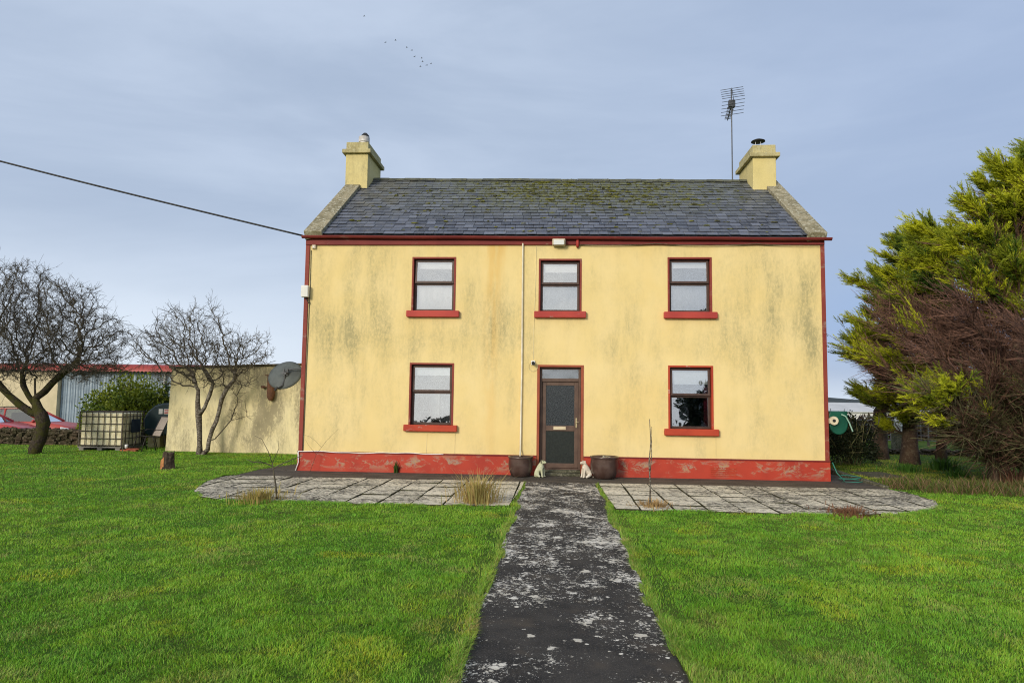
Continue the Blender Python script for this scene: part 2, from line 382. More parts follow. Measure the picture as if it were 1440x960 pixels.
def slab_mat():
    m = NT('paving_slab', .92, .2)
    rnd = m.attr('col'); s = m.n('ShaderNodeSeparateColor'); m.L(rnd, s.inputs[0])
    c = m.mix(s.outputs[0], (.78,.71,.55), (.62,.57,.45))
    X = m.sep()
    out = m.ramp(m.math('ABSOLUTE', X[0]), 1.2, 4.2, .0, 1.)
    d = m.noise(15., 8, .8, m.co((.9,1.4,1)))
    d2 = m.noise(1.4, 5, .6)
    sh = m.math('MULTIPLY_ADD', m.math('SUBTRACT', d2, .5), .28, m.math('MULTIPLY', out, .042))
    f = m.ramp(m.math('ADD', d, sh), .525, .56)
    c = m.mix(m.math('MULTIPLY', f, .92), c, (.045,.042,.038))
    c = m.mix(m.math('MULTIPLY', m.ramp(m.noise(60., 3, .8), .5, .62), .4), c, (.12,.11,.09))
    m.color(c); m.bump(m.noise(50., 6, .75), .5, .008); return m.mat
M['slab'] = slab_mat()
M['joint'] = simple('mossy_joint', (.060,.062,.026), (.035,.030,.02), 14, .95, bump=.6)
M['moss_g'] = simple('joint_moss', (.09,.10,.025), (.05,.055,.02), 14, .95)
def clip(poly, C):
    def area(P): return sum(P[i][0]*P[(i+1)%len(P)][1]-P[(i+1)%len(P)][0]*P[i][1] for i in range(len(P)))
    if area(C) < 0: C = C[::-1]
    for i in range(len(C)):
        ax,ay = C[i]; bx,by = C[(i+1)%len(C)]; out = []
        side = lambda p: (bx-ax)*(p[1]-ay)-(by-ay)*(p[0]-ax)
        for j in range(len(poly)):
            p, q = poly[j], poly[(j+1)%len(poly)]; sp, sq = side(p), side(q)
            if sp >= 0: out.append(p)
            if sp*sq < 0:
                t = sp/(sp-sq); out.append((p[0]+(q[0]-p[0])*t, p[1]+(q[1]-p[1])*t))
        poly = out
        if len(poly) < 3: return None
    return poly
def patio(P, x0, x1, label):
    mb = MB(); cols = []
    rows = [-1.3]
    while rows[-1] > -4.9: rows.append(rows[-1]-.565-.03*random.random())
    for r in range(len(rows)-1):
        x = x0
        while x < x1:
            g = .005 + .010*random.random(); w = .535
            gr = .007+.013*random.random(); q = [(x+g+.012*random.uniform(-1,1), rows[r]-gr), (x+w-g, rows[r]-gr+.008*random.uniform(-1,1)), (x+w-g+.008*random.uniform(-1,1), rows[r+1]+gr), (x+g, rows[r+1]+gr+.01*random.uniform(-1,1))]
            q = clip(q, P); x += w
            if not q: continue
            dz = random.uniform(-.006,.008); tx = random.uniform(-.012,.012); ty = random.uniform(-.012,.012)
            cx = sum(p[0] for p in q)/len(q); cy = sum(p[1] for p in q)/len(q); n = len(q)
            top = [(a, b, .016+dz+tx*(a-cx)+ty*(b-cy)) for a, b in q]; k = random.random()**1.3
            ins = [(cx+(a-cx)*.97, cy+(b-cy)*.97, z+.004) for a, b, z in top]
            mb.add([(a,b,-.05) for a,b in q]+top, [(i,(i+1)%n,n+(i+1)%n,n+i) for i in range(n)], 1); mb.add(top+ins, [(i,(i+1)%n,n+(i+1)%n,n+i) for i in range(n)], 1); mb.add(ins, [tuple(range(n))]); cols += [k]*(5*n)
    nb = len(mb.v)
    mb.prism(P, 'z', -.12, -.006, 1); cols += [0]*(len(mb.v)-nb)
    o = mb.build('patio', [M['slab'], M['joint']])
    a = o.data.color_attributes.new('col', 'FLOAT_COLOR', 'POINT'); a.data.foreach_set('color', np.repeat(np.array(cols, np.float32), 4))
    tag(o, label, 'patio', kind='structure')
patio(PATL, -7.1-.05, -.4, 'patio of pale lichened slabs left of the path')
patio(PATR, .80, 7.2, 'patio of pale lichened slabs right of the path')
def apron_mat():
    m = NT('damp_concrete', .85, .25)
    c = m.mix(m.ramp(m.noise(1.2, 6, .65, m.co((1,2.5,1))), .36, .64), (.050,.043,.036), (.095,.080,.064))
    c = m.mix(m.math('MULTIPLY', m.ramp(m.noise(30., 5, .8), .55, .62), .5), c, (.22,.20,.17))
    c = m.mix(m.math('MULTIPLY', m.ramp(m.noise(4., 6, .7), .55, .66), .6), c, (.035,.038,.02))
    m.color(c); m.bump(m.noise(60., 5, .8), .5, .008); return m.mat
M['apron'] = apron_mat()
mb = MB().prism([(-6.85,-1.295),(6.70,-1.195),(6.62,2.6),(5.6,2.6),(5.6,.2),(-5.6,.2),(-5.6,1.7),(-6.5,1.7),(-6.85,0)], 'z', -.12, .010)
tag(mb.build('pavement', M['apron']), 'dark damp concrete strip along the foot of the house', 'pavement', kind='structure')
mb = MB().box(7.35,8.15,1.05,2.25,-.1,.02)
tag(mb.build('concrete_pad', M['oldconc'], bevel=.01), 'small grey concrete pad in the grass beyond the kerb', 'concrete pad', kind='structure')
mb = MB().hexa([(6.66,-1.05,-.1),(6.80,-1.05,-.1),(6.84,2.7,-.1),(6.66,2.7,-.1),(6.67,-1.03,.05),(6.79,-1.03,.05),(6.83,2.7,.13),(6.67,2.7,.13)])
tag(mb.build('kerb', M['oldconc'], bevel=.015), 'mossy concrete kerb edging the pavement right of the house', 'kerb', kind='structure')

# ------------------------------------------------------------------ farmhouse
house = thing('farmhouse', (0,0,0), 'two storey yellow farmhouse with red trim and mossy slate roof', 'house')
XL, XR = -5.90, 5.965
# openings: (x0,x1,z0,z1) outer edges of the painted surround
WIN = [(-3.385,-2.352,3.722,4.99),(-.427,.560,3.722,4.948),(2.509,3.503,3.722,4.985),(-3.385,-2.352,1.10,2.518),(2.509,3.510,1.10,2.515)]
DOOR = (-.440,.618,0,2.50)
ops = [(a+.02,b-.02,c,d-.02) for a,b,c,d in WIN] + [(DOOR[0]+.02,DOOR[1]-.02,0,DOOR[3]-.02)]
def front_wall():
    xs = sorted({XL,XR}|{o[0] for o in ops}|{o[1] for o in ops}); zs = sorted({0.,5.32}|{o[2] for o in ops}|{o[3] for o in ops})
    mb = MB(); T = .35
    isop = lambda x, z: any(o[0] < x < o[1] and o[2] < z < o[3] for o in ops)
    for i in range(len(xs)-1):
        for j in range(len(zs)-1):
            a,b,c,d = xs[i],xs[i+1],zs[j],zs[j+1]
            if isop((a+b)/2,(c+d)/2): continue
            mb.add([(a,0,c),(b,0,c),(b,0,d),(a,0,d)], [(0,1,2,3)]); mb.add([(a,T,c),(b,T,c),(b,T,d),(a,T,d)], [(3,2,1,0)], 1)
    for a,b,c,d in ops:
        mb.add([(a,0,c),(a,T,c),(a,T,d),(a,0,d)], [(0,1,2,3)]); mb.add([(b,0,c),(b,T,c),(b,T,d),(b,0,d)], [(3,2,1,0)])
        mb.add([(a,0,d),(b,0,d),(b,T,d),(a,T,d)], [(0,1,2,3)])
        if c > 0: mb.add([(a,0,c),(b,0,c),(b,T,c),(a,T,c)], [(3,2,1,0)])
    for x in (XL,XR): mb.add([(x,0,0),(x,T,0),(x,T,5.32),(x,0,5.32)], [(0,1,2,3)])
    for x0,x1 in ((XL,XL+.3),(XR-.3,XR)):
        mb.prism([(.35,0),(7,0),(7,5.35),(3.5,7.75),(.35,5.58)], 'x', x0, x1)
    mb.box(XL+.3,XR-.3,6.7,7,0,5.35)
    mb.box(XL+.3,XR-.3,.36,6.7,2.72,2.9,1)          # floor between the storeys
    mb.box(XL+.3,XR-.3,.36,6.7,5.2,5.3,1)
    mb.box(XL+.3,XR-.3,3.2,3.35,.02,5.19,1)         # spine wall
    for x in (-1.6,1.7): mb.box(x,x+.12,.36,3.19,.02,2.71,1); mb.box(x,x+.12,.36,3.19,2.91,5.19,1)
    mb.box(XL+.3,XR-.3,.36,6.7,-.02,.015,1)
    return mb.build('wall', [M['render'], M['room']], house)
front_wall()
mb = MB()
for a,b in ((XL-.045,DOOR[0]-.004),(DOOR[1]+.004,XR+.045)):
    mb.hexa([(a,-.05,0),(b,-.05,0),(b,-.003,0),(a,-.003,0),(a,-.032,.425),(b,-.032,.425),(b,-.003,.425),(a,-.003,.425)])
mb.box(XL-.045,XL-.003,-.003,7,0,.425); mb.box(XR+.003,XR+.045,-.003,7,0,.425)
pl_o = mb.build('plinth', M['plinth'], house, bevel=.006)
mb = MB()
for a,b in ((XL-.05,DOOR[0]-.004),(DOOR[1]+.004,XR+.05)): mb.box(a,b,-.05,-.002,.427,.455)
mb.build('plinth_ledge', M['gutter'], pl_o, bevel=.006)
mb = MB()
for k in range(5): mb.box(3.42,3.98,-.056,-.040,.08+k*.042,.098+k*.042)
mb.build('air_vent', M['redlow'], pl_o)
for x0,x1 in ((XL-.035,XL+.060),(XR-.050,XR+.035)):
    MB().box(x0,x1,-.028,.10,.456,5.30).build('corner_strip', M['red'], house, bevel=.006)
# roof
def RS(x, s, n=0.):
    y0, z0, y1, z1 = -.11, 5.475-.0055*x, 3.5, 7.905-.0115*x
    d = Vector((0, y1-y0, z1-z0)); nn = Vector((0,-d.z,d.y)).normalized()
    return Vector((x, y0+(y1-y0)*s, z0+(z1-z0)*s)) + nn*n
def roof():
    mb = MB(); cols = []
    def q(x0,x1,s0,s1,n0,n1,th,mi=0,k=.5):
        p = [RS(x0,s0,n0-th),RS(x1,s0,n0-th),RS(x1,s1,n1-th),RS(x0,s1,n1-th),RS(x0,s0,n0),RS(x1,s0,n0),RS(x1,s1,n1),RS(x0,s1,n1)]
        mb.hexa(p, mi); cols.extend([k]*8)
    q(-5.86,5.92,0.01,1.0,-.03,-.03,.06)
    N = 20; g = 1/N
    for r in range(N):
        x = -5.60 + (0 if r % 2 else -.15)
        while x < 5.62:
            w = .235*random.uniform(.86,1.14); a = max(x,-5.60); b = min(x+w-.008, 5.64); x += w
            if b-a < .03: continue
            j = random.uniform(-.010,.010)*g*3; lift = .026+random.uniform(-.004,.007)
            sag = .012*math.sin(a*1.1+r*.3)
            q(a,b,max(0.002,r*g+j),min(1,(r+1)*g+.03*g+j),lift+sag*.3,lift-.016+sag*.3,.010,0,min(1,max(0,random.gauss(.45,.28))))
    # rear slope
    z1 = 7.9; b0 = len(mb.v)
    mb.hexa([(-5.9,3.505,z1-.12),(5.95,3.505,z1-.24),(5.95,7.1,5.3),(-5.9,7.1,5.3),(-5.9,3.505,z1-.02),(5.95,3.505,z1-.14),(5.95,7.1,5.4),(-5.9,7.1,5.4)])
    for i in range(640):                                     # moss cushions
        s = min(.985, max(.12, random.gauss(.72,.17))); x = max(-4.8, min(4.8, random.gauss(.6, 2.0)))
        if random.random() < .12: s = random.uniform(.03,.5); x = random.uniform(-5.3,5.3)
        c = RS(x, round(s*N)/N - .008 + random.uniform(0,.025), .022); r = random.uniform(.012,.034)*random.choice((1,1,1,1.6))
        for q_ in range(random.choice((1,1,2,3))): mb.blob(c+Vector((random.uniform(-.08,.08),random.uniform(-.02,.02),0)), (r*random.uniform(1,2.4), r*.9, r*.6), 6, 3, random.choice((1,1,2)), .35)
    cols.extend([.5]*(len(mb.v)-len(cols)))
    o = mb.build('roof', [M['slate'], M['moss'], M['moss2']], house)
    a = o.data.color_attributes.new('col','FLOAT_COLOR','POINT'); a.data.foreach_set('color', np.repeat(np.array(cols,np.float32),4))
    mb = MB(); x = -5.3
    while x < 5.2:                                           # ridge tiles
        w = .45; dz = random.uniform(-.008,.008); p = []
        for xx in (x, min(x+w-.008, 5.25)):
            c = RS(xx,1,.03); p += [(xx,c.y-.13,c.z-.075+dz),(xx,c.y-.05,c.z+.015+dz),(xx,c.y+.05,c.z+.015+dz),(xx,c.y+.13,c.z-.075+dz)]
        mb.add(p, [(0,1,5,4),(1,2,6,5),(2,3,7,6),(3,2,1,0),(4,5,6,7)]); x += w
    mb.build('ridge_tile', M['ridge'], o)
    return o
roof_o = roof()
for x0,x1 in ((XL-.035,-5.51),(5.60,XR+.04)):
    mb = MB()
    n = 12
    for i in range(n):
        s0, s1 = -.012+i*1.0/n, -.012+(i+1)*1.0/n - .0015
        w0 = .0; t = .105
        mb.hexa([RS(x0,s0,-.12),RS(x1-.0,s0,-.02),RS(x1,s1,-.02),RS(x0,s1,-.12),RS(x0,s0,t),RS(x1,s0,t),RS(x1,s1,t),RS(x0,s1,t)])
    mb.hexa([(x0,3.51,7.80),(x1,3.51,7.80),(x1,7.12,5.35),(x0,7.12,5.35),(x0,3.51,7.97),(x1,3.51,7.97),(x1,7.12,5.5),(x0,7.12,5.5)])
    mb.build('coping', M['coping'], house, bevel=.008)
# gutter and fascia
mb = MB(); mb.hexa([(XL-.03,-.05,5.272),(XR+.03,-.05,5.262),(XR+.03,.0-.003,5.262),(XL-.03,-.003,5.272),(XL-.03,-.05,5.475),(XR+.03,-.05,5.40),(XR+.03,-.003,5.40),(XL-.03,-.003,5.475)])
mb.build('fascia', M['gutter'], house, bevel=.004)
mb = MB(); prof = [(math.cos(t)*.062, math.sin(t)*.062) for t in np.linspace(math.pi, 2*math.pi, 9)] + [(math.cos(t)*.054, math.sin(t)*.054) for t in np.linspace(2*math.pi, math.pi, 9)]
n = len(prof); vs = []; fs = []; K = 24
for i in range(K+1):
    x = XL-.10 + (XR+.16-XL+.10)*i/K; z = 5.435-.0065*x+.004*math.sin(x*2.2)
    vs += [(x, -.114+a, z+b) for a,b in prof]
for i in range(K):
    for j in range(n): fs.append((i*n+j,i*n+(j+1)%n,(i+1)*n+(j+1)%n,(i+1)*n+j))
fs += [tuple(range(n)), tuple(range(K*n,(K+1)*n))]
gt = mb.add(vs, fs).build('gutter', M['gutter'], house)
MB().tube([(.46,-.07,5.39),(.46,-.07,5.25),(.46,-.035,5.21)], [.035,.035,.03], 8).build('gutter_outlet', M['redsill'], gt, smooth=True)
# chimneys
def chimney(x0, x1, zb, zc, zt, dy):
    mb = MB().box(x0,x1,2.80,4.20,zb,zc)
    c = mb.build('chimney', M['chimney'], house, bevel=.012)
    k = MB().box(x0-.09,x1+.09,2.71,4.29,zc+.002,zc+.115); k.box(x0+.0,x1-.0,2.80,4.20,zc+.117,zt)
    k.build('cap', M['cap'], c, bevel=.014)
    MB().hexa([(x0-.012,2.785,zb+.0),(x1+.012,2.785,zb),(x1+.012,2.815,zb),(x0-.012,2.815,zb),(x0-.012,2.785,zb+.21),(x1+.012,2.785,zb+.21),(x1+.012,2.815,zb+.21),(x0-.012,2.815,zb+.21)]).build('flashing', M['render'], c, bevel=.004)
    return c
cl = chimney(-5.945,-5.315,7.24,8.50,8.84,0)
cr = chimney(5.245,5.855,7.17,8.29,8.64,0)
mb = MB().lathe([(.15,8.82),(.145,8.98),(.128,9.0),(.125,9.02),(.155,9.03),(.155,9.18),(.12,9.19),(.11,9.1)], 20, (-5.60,3.35,0))
cw = mb.build('cowl', M['pot_white'], cl, smooth=False, bevel=.004)
mb = MB().lathe([(.12,9.18),(.118,9.23),(.05,9.31),(.01,9.315)], 16, (-5.58,3.37,0)); mb.build('cowl_top', M['black'], cw, smooth=True)
mb = MB().lathe([(.105,8.62),(.105,8.76),(.10,8.765),(.10,8.70)], 18, (5.55,3.35,0), 0)
for a in range(4): mb.tube([(5.55+.09*math.cos(a*1.57+.5),3.35+.09*math.sin(a*1.57+.5),8.74),(5.55+.10*math.cos(a*1.57+.5),3.35+.10*math.sin(a*1.57+.5),8.93)], .008, 5)
fl = mb.build('flue', M['steel'], cr, bevel=.003)
MB().lathe([(.19,8.855),(.185,8.875),(.10,8.915),(.01,8.925)], 24, (5.55,3.35,.07)).build('rain_cap', M['black'], fl, smooth=True)

# windows
def pane(x0,x1,z0,z1,y,mt,par,name='pane'):
    return MB().box(x0,x1,y,y+.006,z0,z1).build(name, mt, par)
def window(i, o, split, tilt, blind, cur, sillm, redm, glassm, proto=None):
    x0,x1,z0,z1 = o; cx = (x0+x1)/2
    w = MB(); fr = .052; a,b,c,d = x0+.045,x1-.045,z0+.002,z1-.045; Y0,Y1 = .10,.165
    zs = c+(d-c)*split
    w.box(a,a+fr,Y0,Y1,c,d).box(b-fr,b,Y0,Y1,c,d).box(a+fr,b-fr,Y0,Y1,c,c+fr).box(a+fr,b-fr,Y0,Y1,d-fr,d).box(a+fr,b-fr,Y0,Y1,zs-.03,zs+.03)
    W = w.build('window', M['brown'], house, bevel=.005)
    s = MB().box(x0,x0+.042,-.010,.20,z0+.002,z1).box(x1-.042,x1,-.010,.20,z0+.002,z1).box(x0+.042,x1-.042,-.010,.20,z1-.042,z1)
    s.build('surround', redm, W, bevel=.004)
    MB().box(x0-.095,x1+.10,-.105,.21,z0-.148,z0).build('sill', sillm, W, bevel=.014)
    ln_ = .018 if i > 2 else 0.
    MB().hexa([(a+fr-.01,.132-ln_*.5,c+fr-.01),(b-fr+.01,.132-ln_*.5,c+fr-.01),(b-fr+.01,.138-ln_*.5,c+fr-.01),(a+fr-.01,.138-ln_*.5,c+fr-.01),(a+fr-.01,.132+ln_*.5,zs-.02),(b-fr+.01,.132+ln_*.5,zs-.02),(b-fr+.01,.138+ln_*.5,zs-.02),(a+fr-.01,.138+ln_*.5,zs-.02)]).build('pane', glassm, W)
    # top hung sash, a little open at the foot
    h = d-.012; l = h-zs-.008; e = Vector((0,-math.sin(R(tilt)),-math.cos(R(tilt)))); nn = Vector((0,-math.cos(R(tilt)),math.sin(R(tilt))))
    org = Vector((0,.112,h))
    def S(x,t,k): p = org+e*t+nn*k; return (x,p.y,p.z)
    def sb(mb,xa,xb,t0,t1,k0,k1): return mb.hexa([S(xa,t0,k0),S(xb,t0,k0),S(xb,t1,k0),S(xa,t1,k0),S(xa,t0,k1),S(xb,t0,k1),S(xb,t1,k1),S(xa,t1,k1)])
    sm = MB(); f2 = .05
    sb(sm,a+.012,a+f2+.012,0,l,0,.03); sb(sm,b-f2-.012,b-.012,0,l,0,.03); sb(sm,a+f2+.012,b-f2-.012,0,f2,0,.03); sb(sm,a+f2+.012,b-f2-.012,l-f2,l,0,.03)
    so = sm.build('sash', M['brown'], W, bevel=.004)
    sb(MB(),a+f2,b-f2,f2-.01,l-f2+.01,.012,.018).build('sash_pane', glassm, W)
    bz = d-(d-zs)*blind
    vs = []; fs = []
    MB().box(a+.01,b-.01,.168,.176,bz,d).build('blind', M['blind'], W)
    for (f0,f1,mt,zb,dep,*zt_) in cur:
        ctop = zs if zt_ else d
        vs = []; fs = []; n = 40; xa = a+(b-a)*f0; xb = a+(b-a)*f1
        for k in range(n+1):
            x = xa+(xb-xa)*k/n; y = dep+.005*math.sin(k*1.1+i)+.004*math.sin(k*2.7)
            vs += [(x,y,zb),(x,y,ctop)]
            if k: fs.append((2*k-2,2*k,2*k+1,2*k-1))
        cu = MB().add(vs,fs).build('curtain', M[mt], W, smooth=True)
        so2 = cu.modifiers.new('s','SOLIDIFY'); so2.thickness = .003
    return W
W0 = window(0, WIN[0], .53, 3.5, .36, [(0,1,'curtain2',WIN[0][2]+.06,.20,1)], M['redsill'], M['red'], M['glass'])
W1 = window(1, WIN[1], .53, 2.0, .45, [(0,1,'curtain',WIN[1][2]+.06,.24,1)], M['redsill'], M['red'], M['glass'])
W2 = window(2, WIN[2], .54, 3.0, .32, [(0,1,'curtain',WIN[2][2]+.06,.25,1)], M['redsill'], M['red'], M['glass'])
W3 = window(3, WIN[3], .54, 1.3, .38, [(.66,1,'curtain',WIN[3][2]+.06,.4,1),(.30,.55,'curtain2',WIN[3][2]+.06,.9,1)], M['redlow'], M['red'], M['glasslow'])
W4 = window(4, WIN[4],  .53, 4.5, .58, [(.88,1,'maroon',WIN[4][2]+.06,.3)], M['redlow'], M['redlow'], M['glasslow'])
# door
x0,x1,_,z1 = DOOR
D = MB(); D.box(x0+.062,x0+.115,.10,.19,.135,z1-.05).box(x1-.115,x1-.062,.10,.19,.135,z1-.05).box(x0+.115,x1-.115,.10,.19,z1-.10,z1-.05).box(x0+.115,x1-.115,.095,.19,2.12,2.195).box(x0+.115,x1-.115,.10,.19,.135,.165)
df = D.build('door_frame', M['doorbrown'], house, bevel=.005)
MB().box(x0,x0+.06,-.012,.25,.002,z1).box(x1-.06,x1,-.012,.25,.002,z1).box(x0+.06,x1-.06,-.012,.25,z1-.05,z1).build('surround', M['doorred'], df, bevel=.005)
MB().box(x0+.115,x1-.115,.14,.146,2.195,z1-.10).build('fanlight', glass('fanlight_glass', .22, (.55,.6,.66), .01, .12), df)
MB().box(x0+.116,x1-.116,.20,.21,2.15,z1-.08).build('fanlight_blind', M['curtain'], df)
L0,L1 = -.318,.500
dm = MB().box(L0,L0+.085,.128,.172,.17,2.115).box(L1-.088,L1,.128,.172,.17,2.115).box(L0+.085,L1-.088,.128,.172,2.035,2.115).box(L0+.085,L1-.088,.128,.172,1.00,1.125).box(L0+.085,L1-.088,.128,.172,.17,.275)
do = dm.build('door', M['doorbrown'], house, bevel=.006)
MB().box(L0+.08,L1-.083,.146,.154,1.12,2.04).build('door_pane', M['obscure'], do)
MB().box(L0+.08,L1-.083,.146,.154,.27,1.005).build('door_pane', simple('dark_obscure_glass', (.014,.018,.017), (.022,.027,.025), 30, .25, bump=.15, spec=.5), do)
MB().box(-.06,.22,.116,.129,1.030,1.105).build('letter_plate', M['letter'], do, bevel=.004)
hm = MB().box(L1-.058,L1-.028,.118,.128,1.08,1.30); hm.tube([(L1-.043,.12,1.20),(L1-.043,.08,1.20),(L1+.01,.075,1.20)], .010, 6); hm.build('door_handle', M['brass'], do)
MB().box(x0+.062,x1-.062,-.10,.25,.010,.075).box(x0+.062,x1-.062,.02,.25,.077,.133).build('doorstep', M['oldconc'], house, bevel=.012)
# pipes and cables on the wall
MB().tube([(-.80,-.055,5.30),(-.80,-.04,5.2),(-.79,-.045,2.5),(-.80,-.05,.60),(-.80,-.16,.44)], .019, 8).build('drainpipe', M['pipe'], house, smooth=True)
mb = MB(); pts = [(x, -.055-.004*math.sin(x*5), .447+.012*math.sin(x*3.1)+.006*math.sin(x*9)) for x in np.linspace(XL-.02,-2.55,40)]
mb.tube(pts, .009, 5); mb.tube([(XL-.02,-.06,.445),(XL-.0,-.075,.2),(XL-.06,-.08,.012)], .012, 5)
mb.build('cable', M['curtain2'], house, smooth=True)
MB().tube([(-.49,-.008,5.26),(-.50,-.008,4.3),(-.53,-.008,3.3),(-.53,-.008,2.62)], .006, 5).build('cable', M['outrender'], house)
MB().tube([(x,-.06,5.29-.035*abs(math.sin(x*1.4))-.003*x) for x in np.linspace(.5,5.95,50)], .007, 5).build('cable', M['oldconc'], house)
MB().tube([(XL+.09,-.01,5.15),(XL+.10,-.01,4.3),(XL+.085,-.01,2.5),(XL+.075,-.01,.47)], .008, 5).build('cable', M['oldconc'], house)
for x,z0,z1 in ((-2.95,.45,.95),(3.55,.45,.95),(-2.3,.45,.93)): MB().tube([(x,-.004,z0),(x+.004,-.004,z1)], .004, 4).build('cable', M['outrender'], house)

# ------------------------------------------------------------------ fittings fixed on the house
t = thing('alarm_box', (-5.885,-.03,4.15), 'white alarm box on the left corner strip under the eaves', 'alarm box')
MB().box(-.085,.085,-.12,0,-.13,.145).build('case', M['white'], t, bevel=.015)
MB().tube([(.0,-.06,-.13),(.05,-.05,-.2),(.085,-.02,-.27)], .012, 6).build('bracket', M['black'], t)
t = thing('junction_box', (-5.735,-.005,5.225), 'small cream junction box below the gutter at the left corner', 'junction box')
MB().box(-.045,.045,-.05,0,-.045,.045).build('case', M['cream'], t, bevel=.008)
MB().box(-.02,.02,-.056,-.05,-.02,.02).build('cover', M['white'], t)
t = thing('security_light', (.03,-.06,5.30), 'cream floodlight under the gutter above the middle upper window', 'security light')
MB().hexa([(-.15,-.10,-.05),(.15,-.10,-.05),(.15,0,-.08),(-.15,0,-.08),(-.15,-.16,.07),(.15,-.16,.07),(.15,0,.09),(-.15,0,.09)]).build('housing', M['cream'], t, bevel=.02)
MB().hexa([(-.12,-.125,-.06),(.12,-.125,-.06),(.12,-.10,-.065),(-.12,-.10,-.065),(-.12,-.165,.04),(.12,-.165,.04),(.12,-.12,.04),(-.12,-.12,.04)]).build('lens', M['blind'], t, bevel=.006)
t = thing('security_camera', (-.535,-.01,2.52), 'small black and white security camera left of the door head', 'camera')
MB().box(-.045,.045,-.03,0,-.03,.075).build('mount', M['white'], t, bevel=.01)
MB().tube([(0,-.03,.02),(.01,-.14,.0)], .036, 10).build('lens_barrel', M['black'], t)
MB().tube([(.11*math.cos(a)*(.8+.03*a), -.012, -.06+.11*math.sin(a)) for a in np.linspace(.3, 6.6, 24)], .004, 4).build('cable', M['outrender'], t)

# aerial
t = thing('tv_aerial', (5.06,4.24,7.9), 'tall television aerial on a thin mast behind the right chimney', 'aerial')
MB().tube([(0,0,-.1),(0,0,2.95)], .018, 6).build('mast', M['alu'], t)
a = MB(); bd = Vector((.16,1.15,-.02)); o0 = Vector((0,-.02,2.5))
a.tube([o0-bd*.08, o0+bd], .016, 6); side = Vector((.99,-.12,.10))
for k in range(9):
    q = o0+bd*(.18+.09*k); a.tube([q-side*.10, q+side*.10], .013, 5)
a.box(-.09,.09,-.09,.05,2.40,2.60); a.build('boom', M['alu'], t)
r = MB()
for sgn in (1,-1):
    for k in range(5):
        z = 2.56+sgn*(.05+.085*k); q = Vector((0,-.06-.045*(4-k),z)); r.tube([q-side*.32, q+side*.32], .0085, 4)
r.tube([(0,-.06,2.15),(0,-.24,2.56)], .010, 4); r.tube([(0,-.06,2.97),(0,-.24,2.56)], .010, 4)
r.build('reflector', M['alu'], t)

# satellite dish (seen from behind), on an arm from the gable
t = thing('satellite_dish', (-7.28,2.4,2.27), 'round grey satellite dish on the left side of the farmhouse', 'satellite dish')
vs = []; fs = []; n = 32; rings = 7; tl = R(36)
for k in range(rings+1):
    rr = k/rings
    for j in range(n):
        an = 2*math.pi*j/n; px, pz = .455*rr*math.cos(an), .47*rr*math.sin(an); py = .09*(rr*rr-1)
        vs.append((px, py*math.cos(tl)*1-0+pz*math.sin(tl), pz*math.cos(tl)-py*math.sin(tl)))
for k in range(rings):
    for j in range(n): fs.append((k*n+j,k*n+(j+1)%n,(k+1)*n+(j+1)%n,(k+1)*n+j))
M['dish'] = simple('dish_grey', (.095,.11,.11), (.07,.08,.08), 5, .6)
d = MB().add(vs,fs).build('reflector', M['dish'], t, smooth=True); s = d.modifiers.new('s','SOLIDIFY'); s.thickness = .012
b = MB().box(-.03,.10,-.19,-.09,.02,.07); b.tube([(.05,-.16,.10),(.05,-.17,-.13),(.03,-.28,-.30)], .022, 6); b.box(.0,.03,-.15,-.1,-.02,.16).box(.09,.12,-.15,-.1,-.02,.16); b.tube([(.06,-.10,.12),(.3,-.06,.17),(1.42,0,.17)], .022, 6); b.build('bracket', M['alu'], t)
l = MB().tube([(.03,-.28,-.30),(-.06,-.34,-.36)], .016, 6); l.tube([(-.06,-.33,-.33),(-.12,-.37,-.42)], .03, 8); l.build('receiver_head', M['black'], t)
# hose reel on the right gable
M['green'] = simple('green_plastic', (.010,.095,.060), (.006,.065,.042), 4, .45)
M['hose'] = simple('pale_green_hose', (.34,.52,.42), (.25,.42,.33), 4, .5)
t = thing('hose_reel', (6.22,.16,1.27), 'green garden hose reel on the right corner of the house', 'hose reel')
pro = [(.20*math.cos(x)+.03, .24*math.sin(x)*.95-.02) for x in np.linspace(math.pi*1.0, 2*math.pi, 12)] + [(.23,.20),(.17,.25),(-.16,.25),(-.18,.18)]
MB().prism(pro,'y',-.10,.14).build('drum', M['green'], t, bevel=.02)
MB().box(-.20,.25,-.06,.12,.215,.27).build('handle', M['green'], t, bevel=.02)
MB().tube([(-.10,-.12,.06),(-.10,-.18,.06)], .095, 16).box(-.34,-.12,-.14,-.11,.0,.11).build('bracket', M['cream'], t)
MB().tube([(-.10,-.175,.06),(-.10,-.187,.06)], .035, 12).build('hub', M['black'], t)
MB().tube([(.08,-.12,.20),(.16,-.15,.16),(.23,-.16,.02),(.30,-.16,-.17)], .015, 6).build('hose_end', M['hose'], t)
t = MB()
pts = [(6.06,-.02,.42),(6.12,-.10,.2),(6.25,-.18,.04)] + [(6.45+.26*math.cos(a)*(1-.03*a), .02+.17*math.sin(a)*(1-.02*a), .03+.012*a) for a in np.linspace(-2.6, 9.5, 50)]
o = t.tube(pts, .010, 6).build('garden_hose', simple('teal_hose', (.05,.26,.20), (.03,.17,.13), 4, .45), smooth=True)
tag(o, 'loose coil of teal garden hose on the ground at the right corner', 'hose')

# overhead cable
pts = []
for k in range(40):
    u = k/39; x = -5.97-14*u; pts.append((x, -.12-1.6*u, 5.47+ (u*14)*.245+.0*u - .35*math.sin(math.pi*min(1,u*.9))*.35))
tag(MB().tube(pts, .022, 6).build('overhead_cable', M['black'], smooth=True), 'black overhead cable running from the left eave across the sky', 'cable')

